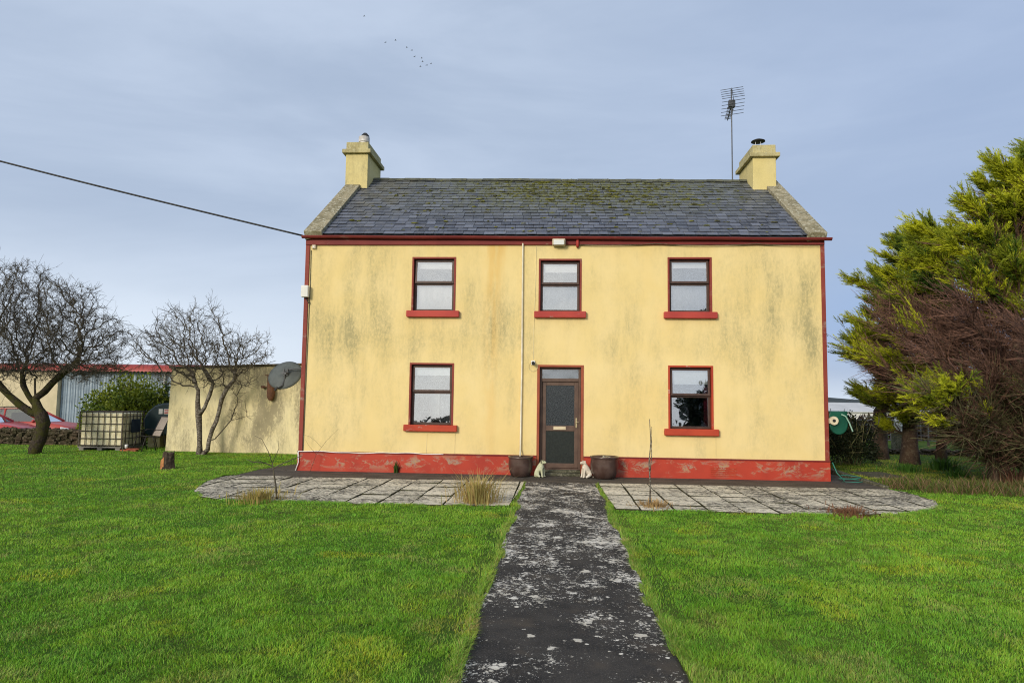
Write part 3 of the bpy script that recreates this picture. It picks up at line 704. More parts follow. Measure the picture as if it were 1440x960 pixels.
# ------------------------------------------------------------------ outbuilding
ob = thing('outbuilding', (0,0,0), 'low weathered yellow outbuilding with a flat roof left of the farmhouse', 'outbuilding')
mb = MB(); A = (-11.72,4.62); B = (-5.6,4.02)
mb.add([(A[0]-.06,A[1]-.03,0),(B[0],B[1],0),(B[0],9.5,0),(A[0]-.06,9.8,0),(A[0],A[1],2.50),(B[0],B[1],2.68),(B[0],9.5,2.72),(A[0],9.8,2.55)], [(3,2,1,0),(4,5,6,7),(0,1,5,4),(1,2,6,5),(2,3,7,6),(3,0,4,7)])
mb.build('wall', M['outrender'], ob, bevel=.02)
mb = MB().hexa([(A[0]-.05,A[1]-.08,2.505),(B[0],B[1]-.08,2.685),(B[0],9.5,2.725),(A[0]-.05,9.8,2.555),(A[0]-.05,A[1]-.08,2.55),(B[0],B[1]-.08,2.735),(B[0],9.5,2.775),(A[0]-.05,9.8,2.605)])
mb.build('roof', lichen_stone('felt_roof_edge', (.10,.085,.06), (.05,.045,.035), (.22,.17,.11), .5), ob, bevel=.01)
M['rust'] = simple('rusty_iron', (.20,.095,.055), (.11,.055,.038), 9, .85, bump=.5)
t = thing('rusty_cylinder', (-8.41,4.19,1.95), 'rusty iron cylinder hung upright on the outbuilding wall', 'iron cylinder')
MB().lathe([(.10,.36),(.115,.35),(.115,-.22),(.10,-.30),(.05,-.38),(.01,-.39)], 14, (0,0,0)).build('cylinder', M['rust'], t, smooth=False, bevel=.004)
MB().tube([(-.28,.0,.02),(.0,.02,0),(.24,.0,-.02)], .018, 6).box(-.30,-.22,-.02,.1,-.02,.05).build('bracket', M['rust'], t)
MB().box(-.14,.13,-.12,.03,.345,.375).build('rim', M['rust'], t)

# ------------------------------------------------------------------ garden objects
def pot(loc, r, h, label, soil):
    t = thing('plant_pot', loc, label, 'plant pot', group='glazed pots beside the front door')
    k = r/.27
    MB().lathe([(.16*k,0),(.20*k,.03*h),(.255*k,.35*h),(.268*k,.62*h),(.255*k,.86*h),(.262*k,.90*h),(.275*k,.94*h),(.272*k,h),(.245*k,h),(.235*k,.86*h)], 36, (0,0,0)).build('pot', M['glaze'], t, smooth=True)
    m = MB().lathe([(.238*k,.80*h),(.2*k,.86*h),(.01,.88*h)], 20)
    if soil:
        for i in range(5): m.blob((random.uniform(-.1,.1),random.uniform(-.1,.05),.9*h+.02), (.05,.045,.035), 7, 4, 1)
    m.build('soil', [M['joint'], M['coping']], t, smooth=True)
mg = NT('brown_glaze', .28, .5); mg.color(mg.mix(mg.ramp(mg.noise(5., 5), .4, .65), (.060,.034,.027), (.095,.062,.052))); M['glaze'] = mg.mat
pot((-.78,-.30,.012), .275, .44, 'brown glazed pot left of the door, catching the white downpipe', False)
pot((1.06,-.36,.012), .31, .48, 'larger brown glazed pot right of the door with stones inside', True)

def skin_dog(name, pts, edges, mat, parent, head):
    me = bpy.data.meshes.new(name); me.from_pydata([p[:3] for p in pts], edges, []); o = bpy.data.objects.new(name, me); col.objects.link(o)
    sk = o.modifiers.new('skin','SKIN'); su = o.modifiers.new('sub','SUBSURF'); su.levels = su.render_levels = 2
    for i, p in enumerate(pts): me.skin_vertices[0].data[i].radius = (p[3], p[3]*(p[4] if len(p) > 4 else 1))
    me.skin_vertices[0].data[0].use_root = True
    dg = bpy.context.evaluated_depsgraph_get(); ev = o.evaluated_get(dg); m2 = bpy.data.meshes.new_from_object(ev)
    bpy.data.objects.remove(o); o = bpy.data.objects.new(name, m2); col.objects.link(o); m2.materials.append(mat); o.parent = parent
    m2.polygons.foreach_set('use_smooth', [True]*len(m2.polygons)); return o
M['dogw'] = lichen_stone('cream_statue', (.66,.60,.50), (.56,.49,.39), (.72,.67,.58), .1)
M['dogg'] = lichen_stone('greenish_statue', (.52,.53,.36), (.40,.42,.26), (.60,.60,.45), .15)
def dog(loc, rz, label, mat, patch):
    t = thing('dog_statue', loc, label, 'dog statue', rz, 'dog statues guarding the door')
    # built facing +x
    P = [(-.07,0,.085,.085),(-.03,0,.17,.075),(.015,0,.245,.055),(.03,0,.30,.042),(.05,0,.335,.055),(.115,0,.322,.030),(.145,0,.315,.022),
         (.045,.045,.19,.036),(.065,.05,.09,.024),(.068,.05,.02,.024),(.105,.052,.012,.018),
         (.045,-.045,.19,.036),(.065,-.05,.09,.024),(.068,-.05,.02,.024),(.105,-.052,.012,.018),
         (-.06,.085,.07,.050),(.0,.10,.035,.030),(.05,.10,.015,.019),(-.06,-.085,.07,.050),(.0,-.10,.035,.030),(.05,-.10,.015,.019),
         (-.14,.02,.03,.022),(-.17,.07,.02,.016)]
    E = [(0,1),(1,2),(2,3),(3,4),(4,5),(5,6),(2,7),(7,8),(8,9),(9,10),(2,11),(11,12),(12,13),(13,14),(0,15),(15,16),(16,17),(0,18),(18,19),(19,20),(0,21),(21,22)]
    b = skin_dog('body', P, E, mat, t, None)
    for s in (1,-1):
        e = MB(); e.hexa([(.035,s*.038,.375),(.06,s*.038,.375),(.06,s*.055,.372),(.035,s*.055,.372),(.03,s*.058,.31),(.055,s*.062,.305),(.055,s*.068,.305),(.03,s*.066,.31)])
        e.build('ear', patch, t, bevel=.006)
    MB().blob((.166,0,.322), (.012,.014,.011), 8, 5, 0, 0).build('nose', M['black'], t, smooth=True)
    for s in (1,-1): MB().blob((.088,s*.036,.352), (.008,.006,.008), 8, 5, 0, 0).build('eye', M['black'], t, smooth=True)
dog((-.34,-.36,.012), R(-25), 'greenish cream dog statue seated left of the doorstep', M['dogg'], simple('dark_patch', (.10,.09,.06), (.2,.19,.12), 20, .8))
dog((.66,-.32,.012), R(205), 'white dog statue seated right of the doorstep', M['dogw'], M['dogw'])

# tree stump
t = thing('tree_stump', (-8.87,-.3,0), 'small split tree stump standing in the left lawn', 'tree stump')
vs = []; fs = []; n = 14
for k, (z, rr) in enumerate(((-.05,.17),(.03,.145),(.15,.12),(.3,.115),(.40,.11))):
    for j in range(n):
        an = 2*math.pi*j/n; q = rr*(1+.16*math.sin(3*an+1)+random.uniform(-.07,.07)); vs.append((q*math.cos(an), q*math.sin(an), z+(random.uniform(-.06,.05) if k == 4 else 0)))
vs.append((0,0,.30))
for k in range(4):
    for j in range(n): fs.append((k*n+j,k*n+(j+1)%n,(k+1)*n+(j+1)%n,(k+1)*n+j))
for j in range(n): fs.append((4*n+j,4*n+(j+1)%n,5*n))
M['bark'] = lichen_stone('dark_bark', (.075,.055,.04), (.04,.03,.024), (.11,.09,.06), .5)
MB().add(vs,fs).build('trunk', M['bark'], t)
MB().hexa([(-.12,-.125,-.02),(-.01,-.155,-.02),(-.01,-.10,0),(-.12,-.09,0),(-.11,-.115,.22),(-.02,-.14,.30),(-.02,-.10,.30),(-.11,-.09,.22)]).build('bare_wood', simple('raw_wood', (.48,.22,.08), (.30,.12,.05), 12, .85), t, bevel=.02)

# water container
t = thing('water_tank', (-13.72,4.95,.0), 'square cream water container in a wire cage on the left lawn', 'water container', R(3))
M['ibc'] = lichen_stone('cream_polythene', (.76,.71,.48), (.64,.58,.37), (.80,.77,.58), .10)
mb = MB().box(-.62,.62,-.55,.55,.13,1.12); mb.lathe([(.12,1.11),(.12,1.16),(.01,1.17)], 14, (-.1,0,0)); mb.build('container', M['ibc'], t, bevel=.07, seg=3)
cg = MB()
for x in np.linspace(-.64,.64,8):
    for y in (-.585,.585): cg.tube([(x,y,.10),(x,y,1.16)], .013, 5)
for y in np.linspace(-.585,.585,7):
    for x in (-.655,.655): cg.tube([(x,y,.10),(x,y,1.16)], .013, 5)
for z in (.16,.36,.58,.80,1.02,1.155):
    cg.tube([(-.65,-.592,z),(.65,-.592,z),(.662,.592,z),(-.662,.592,z),(-.65,-.592,z)], .013, 5)
for y in (-.25,.25): cg.tube([(-.65,y,1.165),(.65,y,1.165)], .016, 5)
cg.tube([(-.2,-.58,1.165),(-.2,.58,1.165)], .016, 5)
cg.build('cage', simple('cage_steel', (.10,.09,.075), (.06,.05,.04), 12, .6, .3), t)
mb = MB().box(-.66,.66,-.6,.6,.085,.12)
for x in (-.55,0,.55): mb.box(x-.07,x+.07,-.6,.6,.0,.083)
mb.build('pallet', simple('pallet_steel', (.25,.24,.22), (.16,.15,.13), 8, .7), t)
MB().box(.666,.672,-.12,.36,.52,.93).build('name_plate', simple('dark_plate', (.03,.045,.07), (.02,.03,.05), 6, .5), t)
t = MB().tube([(-12.80,4.10,.0),(-12.72,4.12,1.12)], .014, 6).build('leaning_rod', M['oldconc']); tag(t, 'thin rod standing beside the cream water container', 'rod')
t = thing('oil_tank', (-12.5,6.35,0), 'dark green oil tank on blocks behind the garden chair', 'oil tank')
M['tank'] = simple('dark_green_plastic', (.025,.052,.058), (.018,.038,.045), 3, .45)
pro = [(-.62,.40),(.62,.40),(.70,.5),(.72,.9),(.60,1.15),(.38,1.34),(.12,1.42),(-.12,1.42),(-.38,1.34),(-.60,1.15),(-.72,.9),(-.70,.5)]
MB().prism(pro,'y',-.6,.9).build('tank', M['tank'], t, bevel=.06, seg=3)
mb = MB()
for y in (-.605,): mb.prism([(a*1.02,.42+(b-.42)*1.01) for a,b in pro],'y',.0,.08)
mb.build('rib', M['tank'], t, bevel=.02)
for a,b,mt in ((-.22,-.09,M['white']),(-.05,.16,None)):
    MB().box(a,b,-.612,-.603,1.08,1.24).build('sticker', mt or M['white'], t)
mb = MB()
for k in range(3): mb.box(-.03,.14,-.616,-.613,1.10+k*.045,1.125+k*.045)
mb.build('sticker_print', simple('red_print', (.55,.05,.04), (.5,.05,.04), 4, .5), t)
mb = MB().box(-.6,-.2,-.5,.8,0,.395); mb.box(.2,.6,-.5,.8,0,.395); mb.build('block', M['cap'], t, bevel=.01)
t = thing('garden_chair', (-12.30,4.72,0), 'brown sling garden chair beside the outbuilding corner', 'garden chair', R(58))
F = MB(); fm = simple('dark_chair_frame', (.035,.03,.028), (.02,.018,.017), 6, .45)
for y in (-.27,.27):
    F.tube([(-.42,y,0),(-.36,y,.25),(-.30,y,.44)], .014, 6); F.tube([(.02,y,0),(-.06,y,.30),(-.10,y,.42)], .014, 6); F.tube([(.34,y,0),(.26,y,.30),(.20,y,.62),(-.02,y,.64),(-.06,y,.60)], .014, 6)
    F.tube([(-.32,y*.92,.46),(.04,y*.92,.40),(.14,y*.92,.44),(.40,y*.92,1.02)], .014, 6)
F.tube([(-.32,-.25,.46),(-.32,.25,.46)], .013, 6); F.tube([(.40,-.25,1.02),(.40,.25,1.02)], .013, 6); F.build('frame', fm, t, smooth=True)
sm = simple('sling_mesh', (.36,.31,.27), (.29,.25,.215), 30, .8)
MB().hexa([(-.32,-.24,.455),(.04,-.24,.395),(.04,.24,.395),(-.32,.24,.455),(-.32,-.24,.465),(.04,-.24,.405),(.04,.24,.405),(-.32,.24,.465)]).build('seat', sm, t)
MB().hexa([(.145,-.24,.44),(.40,-.24,1.01),(.40,.24,1.01),(.145,.24,.44),(.155,-.24,.435),(.41,-.24,1.005),(.41,.24,1.005),(.155,.24,.435)]).build('backrest', sm, t)
t = thing('scrap_heap', (-12.75,4.35,0), 'small heap of scrap with a white cup beside the water container', 'scrap')
MB().box(-.25,.25,-.08,.06,.0,.05).box(-.1,.3,-.02,.1,.052,.085).build('scrap_board', simple('orange_board', (.40,.10,.05), (.22,.07,.04), 8, .8), t, bevel=.01)
MB().lathe([(.04,.09),(.05,.2),(.045,.2),(.04,.1)], 12, (-.08,-.02,0)).build('cup', M['white'], t, smooth=True)

# stone wall on the left, built of uneven blocks
M['stone'] = lichen_stone('rubble_stone', (.085,.062,.042), (.05,.046,.024), (.15,.125,.09), .6)
def rubble(name, x0, x1, y, z0, h, label):
    mb = MB(); mb.box(x0,x1,y+.08,y+.34,z0,z0+h-.06); n = int((x1-x0)*h*95)
    for i in range(n):
        x = random.uniform(x0,x1); z = z0+random.random()**.8*(h-.02); r = random.uniform(.05,.13)
        mb.blob((x, y+.10+random.uniform(-.03,.04), z), (r*random.uniform(1,1.7), .12, r*random.uniform(.5,.8)), 7, 4, 0, .28)
    for k in range(int((x1-x0)*3)):
        x = x0+k/3+random.uniform(-.05,.05); mb.blob((x, y+.2, z0+h-.05+random.uniform(-.03,.03)), (random.uniform(.14,.22), .2, random.uniform(.05,.08)), 8, 4, 0, .2)
    return tag(mb.build(name, M['stone'], smooth=False), label, 'stone wall')
rubble('stone_wall', -21, -13.6, 6.2, -.05, .56, 'low rubble stone wall in front of the parked red cars')
rubble('stone_wall', 9.2, 22, 8.6, -.12, .30, 'low grey stone wall beyond the cypress trunks')
# cars
def car(loc, rz, label, paint):
    t = thing('parked_car', loc, label, 'car', rz, 'red cars parked behind the stone wall')
    # facing +x, length 4.1
    sec = []
    for x, w, zl, zb in ((-2.05,.66,.45,.80),(-1.95,.78,.30,.93),(-1.2,.84,.22,.98),(0,.86,.20,.98),(.75,.85,.20,.97),(1.5,.80,.22,.88),(1.95,.72,.28,.76),(2.08,.60,.40,.60)):
        sec.append([(x,-w*.96,zl),(x,-w,zl+.2*(zb-zl)),(x,-w,zl+.7*(zb-zl)),(x,-w*.92,zb),(x,w*.92,zb),(x,w,zl+.7*(zb-zl)),(x,w,zl+.2*(zb-zl)),(x,w*.96,zl)])
    mb = MB(); vs = [p for s in sec for p in s]; n = 8
    mb.add(vs, [(i*n+j,i*n+(j+1)%n,(i+1)*n+(j+1)%n,(i+1)*n+j) for i in range(len(sec)-1) for j in range(n)]+[tuple(range(n)),tuple(range((len(sec)-1)*n,len(sec)*n))])
    b = mb.build('body', paint, t, smooth=True, bevel=.03)
    # cabin: pillars and roof in paint, glass between
    mb = MB(); rf = [(-1.35,-.56,1.44),(.05,-.58,1.46),(.05,.58,1.46),(-1.35,.56,1.44)]; bs = [(-1.9,-.74,.94),(1.0,-.77,.95),(1.0,.77,.95),(-1.9,.74,.94)]
    mb.add([(a*1.02,b_*1.02,c+.03) for a,b_,c in rf]+rf, [(0,1,2,3),(7,6,5,4),(0,4,5,1),(1,5,6,2),(2,6,7,3),(3,7,4,0)])
    for q in range(4): mb.tube([bs[q], rf[q]], .05, 6)
    for s in (0,3): mb.tube([(-.5,bs[s][1],.95),(-.55,rf[s][1],1.45)], .04, 6)
    mb.build('roof', paint, t, smooth=True)
    for nm, q in (('windscreen',(1,2)),('rear_window',(3,0)),('side_window',(0,1)),('side_window',(2,3))):
        a,c = q; MB().add([bs[a],bs[c],rf[c],rf[a]], [(0,1,2,3)]).build(nm, M['carglass'], t)
    MB().box(-1.5,.5,-.6,.6,.62,.99).box(-.35,-.15,-.55,-.1,.991,1.32).box(-.35,-.15,.1,.55,.991,1.32).build('seats', M['black'], t, bevel=.04)
    for x in (-1.3,1.3):
        for s in (-1,1):
            w = MB().tube([(x,s*.70,.31),(x,s*.88,.31)], .31, 20).build('wheel', M['black'], t, bevel=.03)
            MB().tube([(x,s*.86,.31),(x,s*.895,.31)], .19, 14).build('rim', M['steel'], w, bevel=.02)
    for s in (-1,1):
        MB().hexa([(1.72,s*.56,.60),(2.02,s*.50,.58),(1.99,s*.70,.60),(1.70,s*.79,.62),(1.72,s*.55,.76),(2.0,s*.48,.72),(1.96,s*.69,.72),(1.68,s*.78,.78)]).build('headlight', M['lampglass'], t, bevel=.02)
        MB().blob((.75,s*.92,1.0), (.07,.10,.07), 8, 5, 0, 0).build('wing_mirror', paint, t, smooth=True)
    for y in (-.5,.5): MB().tube([(-1.3,y,1.47),(-1.2,y,1.53),(-.1,y,1.54),(0,y,1.48)], .018, 6).build('roof_rail', M['black'], t)
    return t
M['carred'] = simple('red_car_paint', (.50,.045,.05), (.44,.04,.042), 2, .28, spec=.6)
M['carred2'] = simple('faded_red_car_paint', (.46,.055,.04), (.38,.045,.035), 2, .38, spec=.5)
M['carglass'] = glass('car_glass', .10, (.35,.40,.40), .001)
M['lampglass'] = simple('headlamp_lens', (.7,.7,.72), (.6,.6,.62), 4, .15)
car((-22.0,9.2,-.38), R(14), 'red car with roof rails at the left edge behind the wall', M['carred'])
car((-21.5,11.3,-.42), R(8), 'faded red car behind the leaning tree trunk, nose towards the water container', M['carred2'])

# sheds
def corrugated(name, a, pitch=.09, axis=0):
    m = NT(name, .5, .4)
    m.color(m.mix(m.ramp(m.noise(1.5, 5), .35, .65), a, tuple(q*.78 for q in a))); return m.mat
sh = thing('farm_shed', (-26,22,-.4), 'grey corrugated farm shed with a red roof behind the trees', 'shed')
mb = MB(); vs = []; fs = []; n = 240
for k in range(n+1):
    x = -2.1+ 10.6*k/n; y = .035*math.sin(2*math.pi*x/.16); vs += [(x,y,0),(x,y,3.45)]
    if k: fs.append((2*k-2,2*k,2*k+1,2*k-1))
mb.add(vs,fs); mb.box(-2.1,8.5,.06,9,0,3.4)
mb.build('wall', corrugated('grey_sheet', (.33,.40,.47)), sh)
mb = MB().box(-8.6,-2.14,-.3,9,0,3.3); mb.build('cream_wall', simple('cream_block', (.62,.53,.36), (.52,.45,.30), 2, .9), sh)
mb = MB(); vs = []; fs = []; n = 300
for k in range(n+1):
    x = -9.+ 17.8*k/n; dz = .03*math.sin(2*math.pi*x/.22); vs += [(x,-.55,3.34+dz),(x,-.50,3.62+dz),(x,5,3.95+dz),(x,9.4,3.5+dz)]
    if k:
        for q in range(3): fs.append((4*k-4+q,4*k+q,4*k+q+1,4*k-3+q))
mb.add(vs,fs); mb.build('roof', corrugated('red_sheet', (.36,.055,.045)), sh, smooth=True)
MB().tube([(4.0,-.12,0),(4.0,-.12,3.4)], .06, 8).build('downpipe', M['white'], sh)
t = thing('white_shed', (40,80,-2.7), 'long pale farm shed far off beyond the right hedge', 'shed')
MB().prism([(0,0),(0,3.2),(4,4.3),(8,3.2),(8,0)],'x',-8,22).build('wall', simple('pale_sheet', (.66,.66,.64), (.55,.55,.54), .6, .6), t)
mb = MB(); mb.hexa([(-8.2,-.3,3.15),(22.2,-.3,3.15),(22.2,4,4.3),(-8.2,4,4.3),(-8.2,-.3,3.25),(22.2,-.3,3.25),(22.2,4,4.42),(-8.2,4,4.42)])
mb.hexa([(-8.2,8.3,3.15),(22.2,8.3,3.15),(22.2,4.01,4.3),(-8.2,4.01,4.3),(-8.2,8.3,3.25),(22.2,8.3,3.25),(22.2,4.01,4.42),(-8.2,4.01,4.42)])
mb.build('roof', simple('white_sheet', (.52,.53,.54), (.44,.45,.46), .5, .6), t)

# fence, posts and odds beyond the right garden
M['weather'] = simple('weathered_wood', (.16,.13,.10), (.09,.07,.055), 9, .9, bump=.4)
for i, (x, h, lab) in enumerate(((13.35,1.42,'rusty gate post, left one of the pair beyond the cypresses'),(13.72,1.46,'rusty gate post, right one of the pair beyond the cypresses'))):
    t = thing('gate_post', (x,12.2,-.05), lab, 'gate post', group='rusty gate posts')
    MB().box(-.05,.05,-.05,.05,0,h).build('post', M['rustbright'] if 'rustbright' in M else M.setdefault('rustbright', simple('orange_rust', (.30,.11,.05), (.2,.07,.035), 8, .85)), t, bevel=.008)
    MB().box(-.06,.06,-.06,.06,h+.001,h+.03).tube([(.05,0,.5),(.13,0,.5)], .015, 6).build('cap', M['rust'], t)
t = thing('wire_fence', (0,13.6,0), 'post and wire fence crossing the field behind the cypresses', 'fence')
for x in np.arange(9.4,24,1.9):
    MB().tube([(x,0,-.2),(x+random.uniform(-.04,.04),0,1.25)], .045, 6).build('post', M['weather'], t)
mb = MB()
for z in (.25,.45,.65,.85,1.05,1.18): mb.tube([(9.2,-.05,z),(16,-.05,z-.02),(24,-.05,z)], .007, 4)
for x in np.arange(9.4,24,.3): mb.tube([(x,-.05,.25),(x,-.05,1.05)], .005, 3)
mb.build('wire', M['steel'], t)
t = thing('gas_bottle', (12.9,11.4,.0), 'white topped gas bottle on a block beyond the cypresses', 'gas bottle')
MB().lathe([(.13,.62),(.15,.66),(.15,1.08),(.12,1.17),(.05,1.2),(.04,1.26),(.01,1.27)], 14).build('bottle', M['white'], t, smooth=True)
MB().box(-.2,.2,-.2,.2,-.1,.6).build('block', M['oldconc'], t, bevel=.02)
t = thing('farm_trailer', (17.9,25,-.35), 'small red farm trailer in the field beyond the dark bush', 'trailer')
MB().hexa([(-.9,-1,.35),(.9,-1,.35),(.9,1,.35),(-.9,1,.35),(-.95,-1.05,1.0),(.8,-1.05,.85),(.8,1.05,.85),(-.95,1.05,1.0)]).build('box', M['carred2'], t, bevel=.03)
for s in (-.6,.6):
    w = MB().tube([(s,-1.1,.3),(s,-.95,.3)], .32, 16).build('wheel', M['black'], t, bevel=.03); MB().tube([(s,-1.13,.3),(s,-1.1,.3)], .16, 12).build('rim', M['white'], w)

# ------------------------------------------------------------------ branch meshes
def segs(P0, P1, R0, R1, n=4):
    P0 = np.asarray(P0,float); P1 = np.asarray(P1,float); d = P1-P0; ln = np.linalg.norm(d,axis=1,keepdims=True)+1e-9; d /= ln
    ref = np.where(np.abs(d[:,2:3]) < .9, np.array([[0,0,1.]]), np.array([[1.,0,0]])); a = np.cross(d,ref); a /= np.linalg.norm(a,axis=1,keepdims=True); b = np.cross(d,a)
    t = 2*np.pi*np.arange(n)/n; c = np.cos(t)[None,:,None]; s = np.sin(t)[None,:,None]
    ring = a[:,None,:]*c + b[:,None,:]*s
    V = np.concatenate([P0[:,None,:]+ring*np.asarray(R0)[:,None,None], P1[:,None,:]+ring*np.asarray(R1)[:,None,None]],1)   # E,2n,3
    E = len(P0); base = (np.arange(E)*2*n)[:,None]; j = np.arange(n)[None,:]
    Q = np.stack([base+j, base+(j+1)%n, base+n+(j+1)%n, base+n+j],2).reshape(-1,4)
    return V.reshape(-1,3), Q
def join(parts):
    V = []; Q = []; o = 0
    for v,q in parts: V.append(v); Q.append(q+o); o += len(v)
    return np.concatenate(V), np.concatenate(Q)
def colonise(nodes, par, att, D=.13, dk=.2, iters=160, jit=.35, seed=1):
    g = np.random.default_rng(seed); N = [np.array(p,float) for p in nodes]; P = list(par); att = att.copy()
    arr = np.array(N); dist = np.full(len(att),1e9); idx = np.zeros(len(att),int)
    def upd(i0):
        nonlocal dist, idx
        A = np.array(N[i0:]); 
        if not len(A) or not len(att): return
        d = np.linalg.norm(att[:,None,:]-A[None],axis=2); k = d.argmin(1); m = d[np.arange(len(att)),k]; b = m < dist; dist[b] = m[b]; idx[b] = k[b]+i0
    upd(0); kids = {}
    for it in range(iters):
        if not len(att): break
        i0 = len(N)
        for n in np.unique(idx):
            s = att[idx == n]-N[n]; v = (s/np.linalg.norm(s,axis=1,keepdims=True)).sum(0); v /= np.linalg.norm(v)+1e-9
            v = v + g.normal(0,jit,3); v /= np.linalg.norm(v); q = N[n]+v*D
            if kids.get(n,0) > 3: continue
            kids[n] = kids.get(n,0)+1; N.append(q); P.append(n)
        if len(N) == i0: break
        upd(i0); k = dist > dk; att = att[k]; dist = dist[k]; idx = idx[k]
    return np.array(N), np.array(P)
def bare_tree(name, loc, trunk_nodes, trunk_par, att, label, r_base, tip, mat, seed, spur=3, D=.13, expo=2.35, dk=.2):
    N, P = colonise(trunk_nodes, trunk_par, att, D=D, dk=dk, seed=seed); g = np.random.default_rng(seed+50)
    r = np.zeros(len(N)); cnt = np.bincount(P[P >= 0], minlength=len(N))
    acc = np.zeros(len(N))
    for i in range(len(N)-1,-1,-1):
        r[i] = tip if acc[i] == 0 else acc[i]**(1/expo)
        if P[i] >= 0: acc[P[i]] += r[i]**expo
    k = r_base/r[0]; w = np.clip((r-tip)/(r[0]-tip),0,1); r = r*(1+(k-1)*w**.8)
    t = thing(name, loc, label, 'tree'); L = np.array(t.location)
    kids = {}
    for i in range(1,len(N)): kids.setdefault(P[i],[]).append(i)
    tm = MB(); cm = MB(); start = [(0,None)]; th_r = max(.04, r_base*.26)
    while start:
        i, par_ = start.pop(); ch = [] if par_ is None else [par_]; ch.append(i)
        while i in kids:
            ks = sorted(kids[i], key=lambda q: -r[q]); start += [(q,i) for q in ks[1:]]; i = ks[0]; ch.append(i)
        rr_ = [r[q] for q in ch]
        if par_ is not None: rr_[0] = min(rr_[0], rr_[1]*1.3)
        cut = next((j for j,v_ in enumerate(rr_) if v_ < th_r), len(ch))
        if cut > 1: tm.tube([N[q]-L for q in ch[:cut+1]], rr_[:cut+1], 10)
        st_ = max(0, cut-1)
        if len(ch)-st_ > 1: cm.tube([N[q]-L for q in ch[st_:]], rr_[st_:], 5, 0, False)
    for i in range(len(tm.v)):
        p = tm.v[i]; z_ = p[2]*7; tm.v[i] = (p[0]+.018*math.sin(z_*1.7+p[1]*30)+.012*math.sin(z_*4.1), p[1]+.015*math.sin(z_*2.3+p[0]*25), p[2])
    tm.build('trunk', mat, t, smooth=True)
    cv = np.array(cm.v); cf = np.array(cm.f); parts = [(cv+L, cf)]
    fine = np.where(r < tip*3.2)[0]; fine = np.repeat(fine, spur); pd = N[fine]-N[np.maximum(P[fine],0)]; pd /= np.linalg.norm(pd,axis=1,keepdims=True)+1e-9
    dr = pd*.6+g.normal(0,.62,(len(fine),3))+np.array([0,0,.16]); dr /= np.linalg.norm(dr,axis=1,keepdims=True); ln = g.uniform(.06,.26,(len(fine),1))*(1+1.1*(g.random((len(fine),1)) < .12))
    a = N[fine]; b = a+dr*ln; parts.append(segs(a,b,np.full(len(a),tip*.85),np.full(len(a),tip*.45),3))
    k = g.random(len(a)) < .6; m2 = a[k]+(b-a)[k]*g.uniform(.3,.8,(k.sum(),1)); d2 = dr[k]+g.normal(0,.6,(k.sum(),3)); d2 /= np.linalg.norm(d2,axis=1,keepdims=True)
    parts.append(segs(m2,m2+d2*ln[k]*.6,np.full(k.sum(),tip*.6),np.full(k.sum(),tip*.35),3))
    v,q = join(parts); npmesh('crown', v-L, quads=q, mats=[M['twig']], parent=t)
    return t
def inell(n, c, r, g, f=None, shell=.35):
    out = []
    while len(out) < n:
        p = g.normal(0,1,(n*2,3)); p /= np.linalg.norm(p,axis=1,keepdims=True); p *= (g.random((n*2,1))**shell); p = p*np.array(r)+np.array(c)
        if f is not None: p = p[f(p)]
        out += list(p)
    return np.array(out[:n])
def twig_mat(name, a, b): return simple(name, a, b, 3, .9)
M['twig'] = twig_mat('bare_twigs', (.105,.090,.062), (.052,.043,.034))
mk = NT('mossy_bark', .95, .1); mk.color(mk.mix(mk.ramp(mk.noise(4., 6, .7), .42, .6), mk.mix(mk.ramp(mk.noise(20., 5), .4, .6), (.034,.027,.022), (.07,.056,.043)), (.055,.055,.016))); mk.bump(mk.noise(26., 6, .75), .9, .03); M['mossbark'] = mk.mat
mk = NT('pale_bark', .95, .1); mk.color(mk.mix(mk.ramp(mk.noise(13., 6, .75, mk.co((1,1,2.2))), .46, .58), (.085,.068,.055), (.26,.24,.20))); mk.bump(mk.noise(30., 6, .75), .8, .02); M['palebark'] = mk.mat
g1 = np.random.default_rng(5)
T = [(-14.62,2.95,-.1),(-14.60,2.95,.12),(-14.52,2.95,.35),(-14.44,2.95,.6),(-14.42,2.95,.85),(-14.50,2.95,1.08),(-14.62,2.95,1.3),(-14.70,2.95,1.55),(-14.74,2.95,1.8),(-14.76,2.95,2.1)]
Pn = [-1,0,1,2,3,4,5,6,7,8]
def limb(pts, frm):
    k = frm
    for p in pts: T.append(p); Pn.append(k); k = len(T)-1
limb([(-14.75,2.9,1.15),(-15.05,2.85,1.35),(-15.4,2.8,1.65),(-15.75,2.75,2.0),(-16.1,2.7,2.4)], 5)
limb([(-14.95,3.0,1.6),(-15.12,3.0,1.9),(-15.2,3.0,2.3)], 6)
limb([(-14.55,3.1,1.75),(-14.35,3.1,2.0),(-14.0,3.05,2.3),(-13.6,3.0,2.55)], 7)
att = np.concatenate([inell(1900,(-15.7,3,3.6),(2.2,2.0,1.95),g1,lambda p:p[:,2] > 2.2,.42), inell(900,(-13.75,3,3.15),(1.65,1.5,1.15),g1,None,.45), inell(260,(-13.0,3,2.5),(1.0,1.1,.55),g1,None,.5), inell(450,(-14.9,2.9,2.5),(2.3,1.7,.6),g1,None,.5), inell(160,(-13.9,3,4.35),(.9,.9,.55),g1,None,.5)])
bare_tree('bare_tree', (-14.6,2.95,0), T, Pn, att, 'leaning bare tree with a mossy trunk at the left edge', .165, .0056, M['mossbark'], 21, spur=5, D=.12, dk=.17, expo=2.62)
T = [(-10.24,3.72,-.1),(-10.26,3.72,.3),(-10.30,3.72,.7),(-10.33,3.72,1.1),(-10.36,3.72,1.5),(-10.38,3.72,1.85)]; Pn = [-1,0,1,2,3,4]
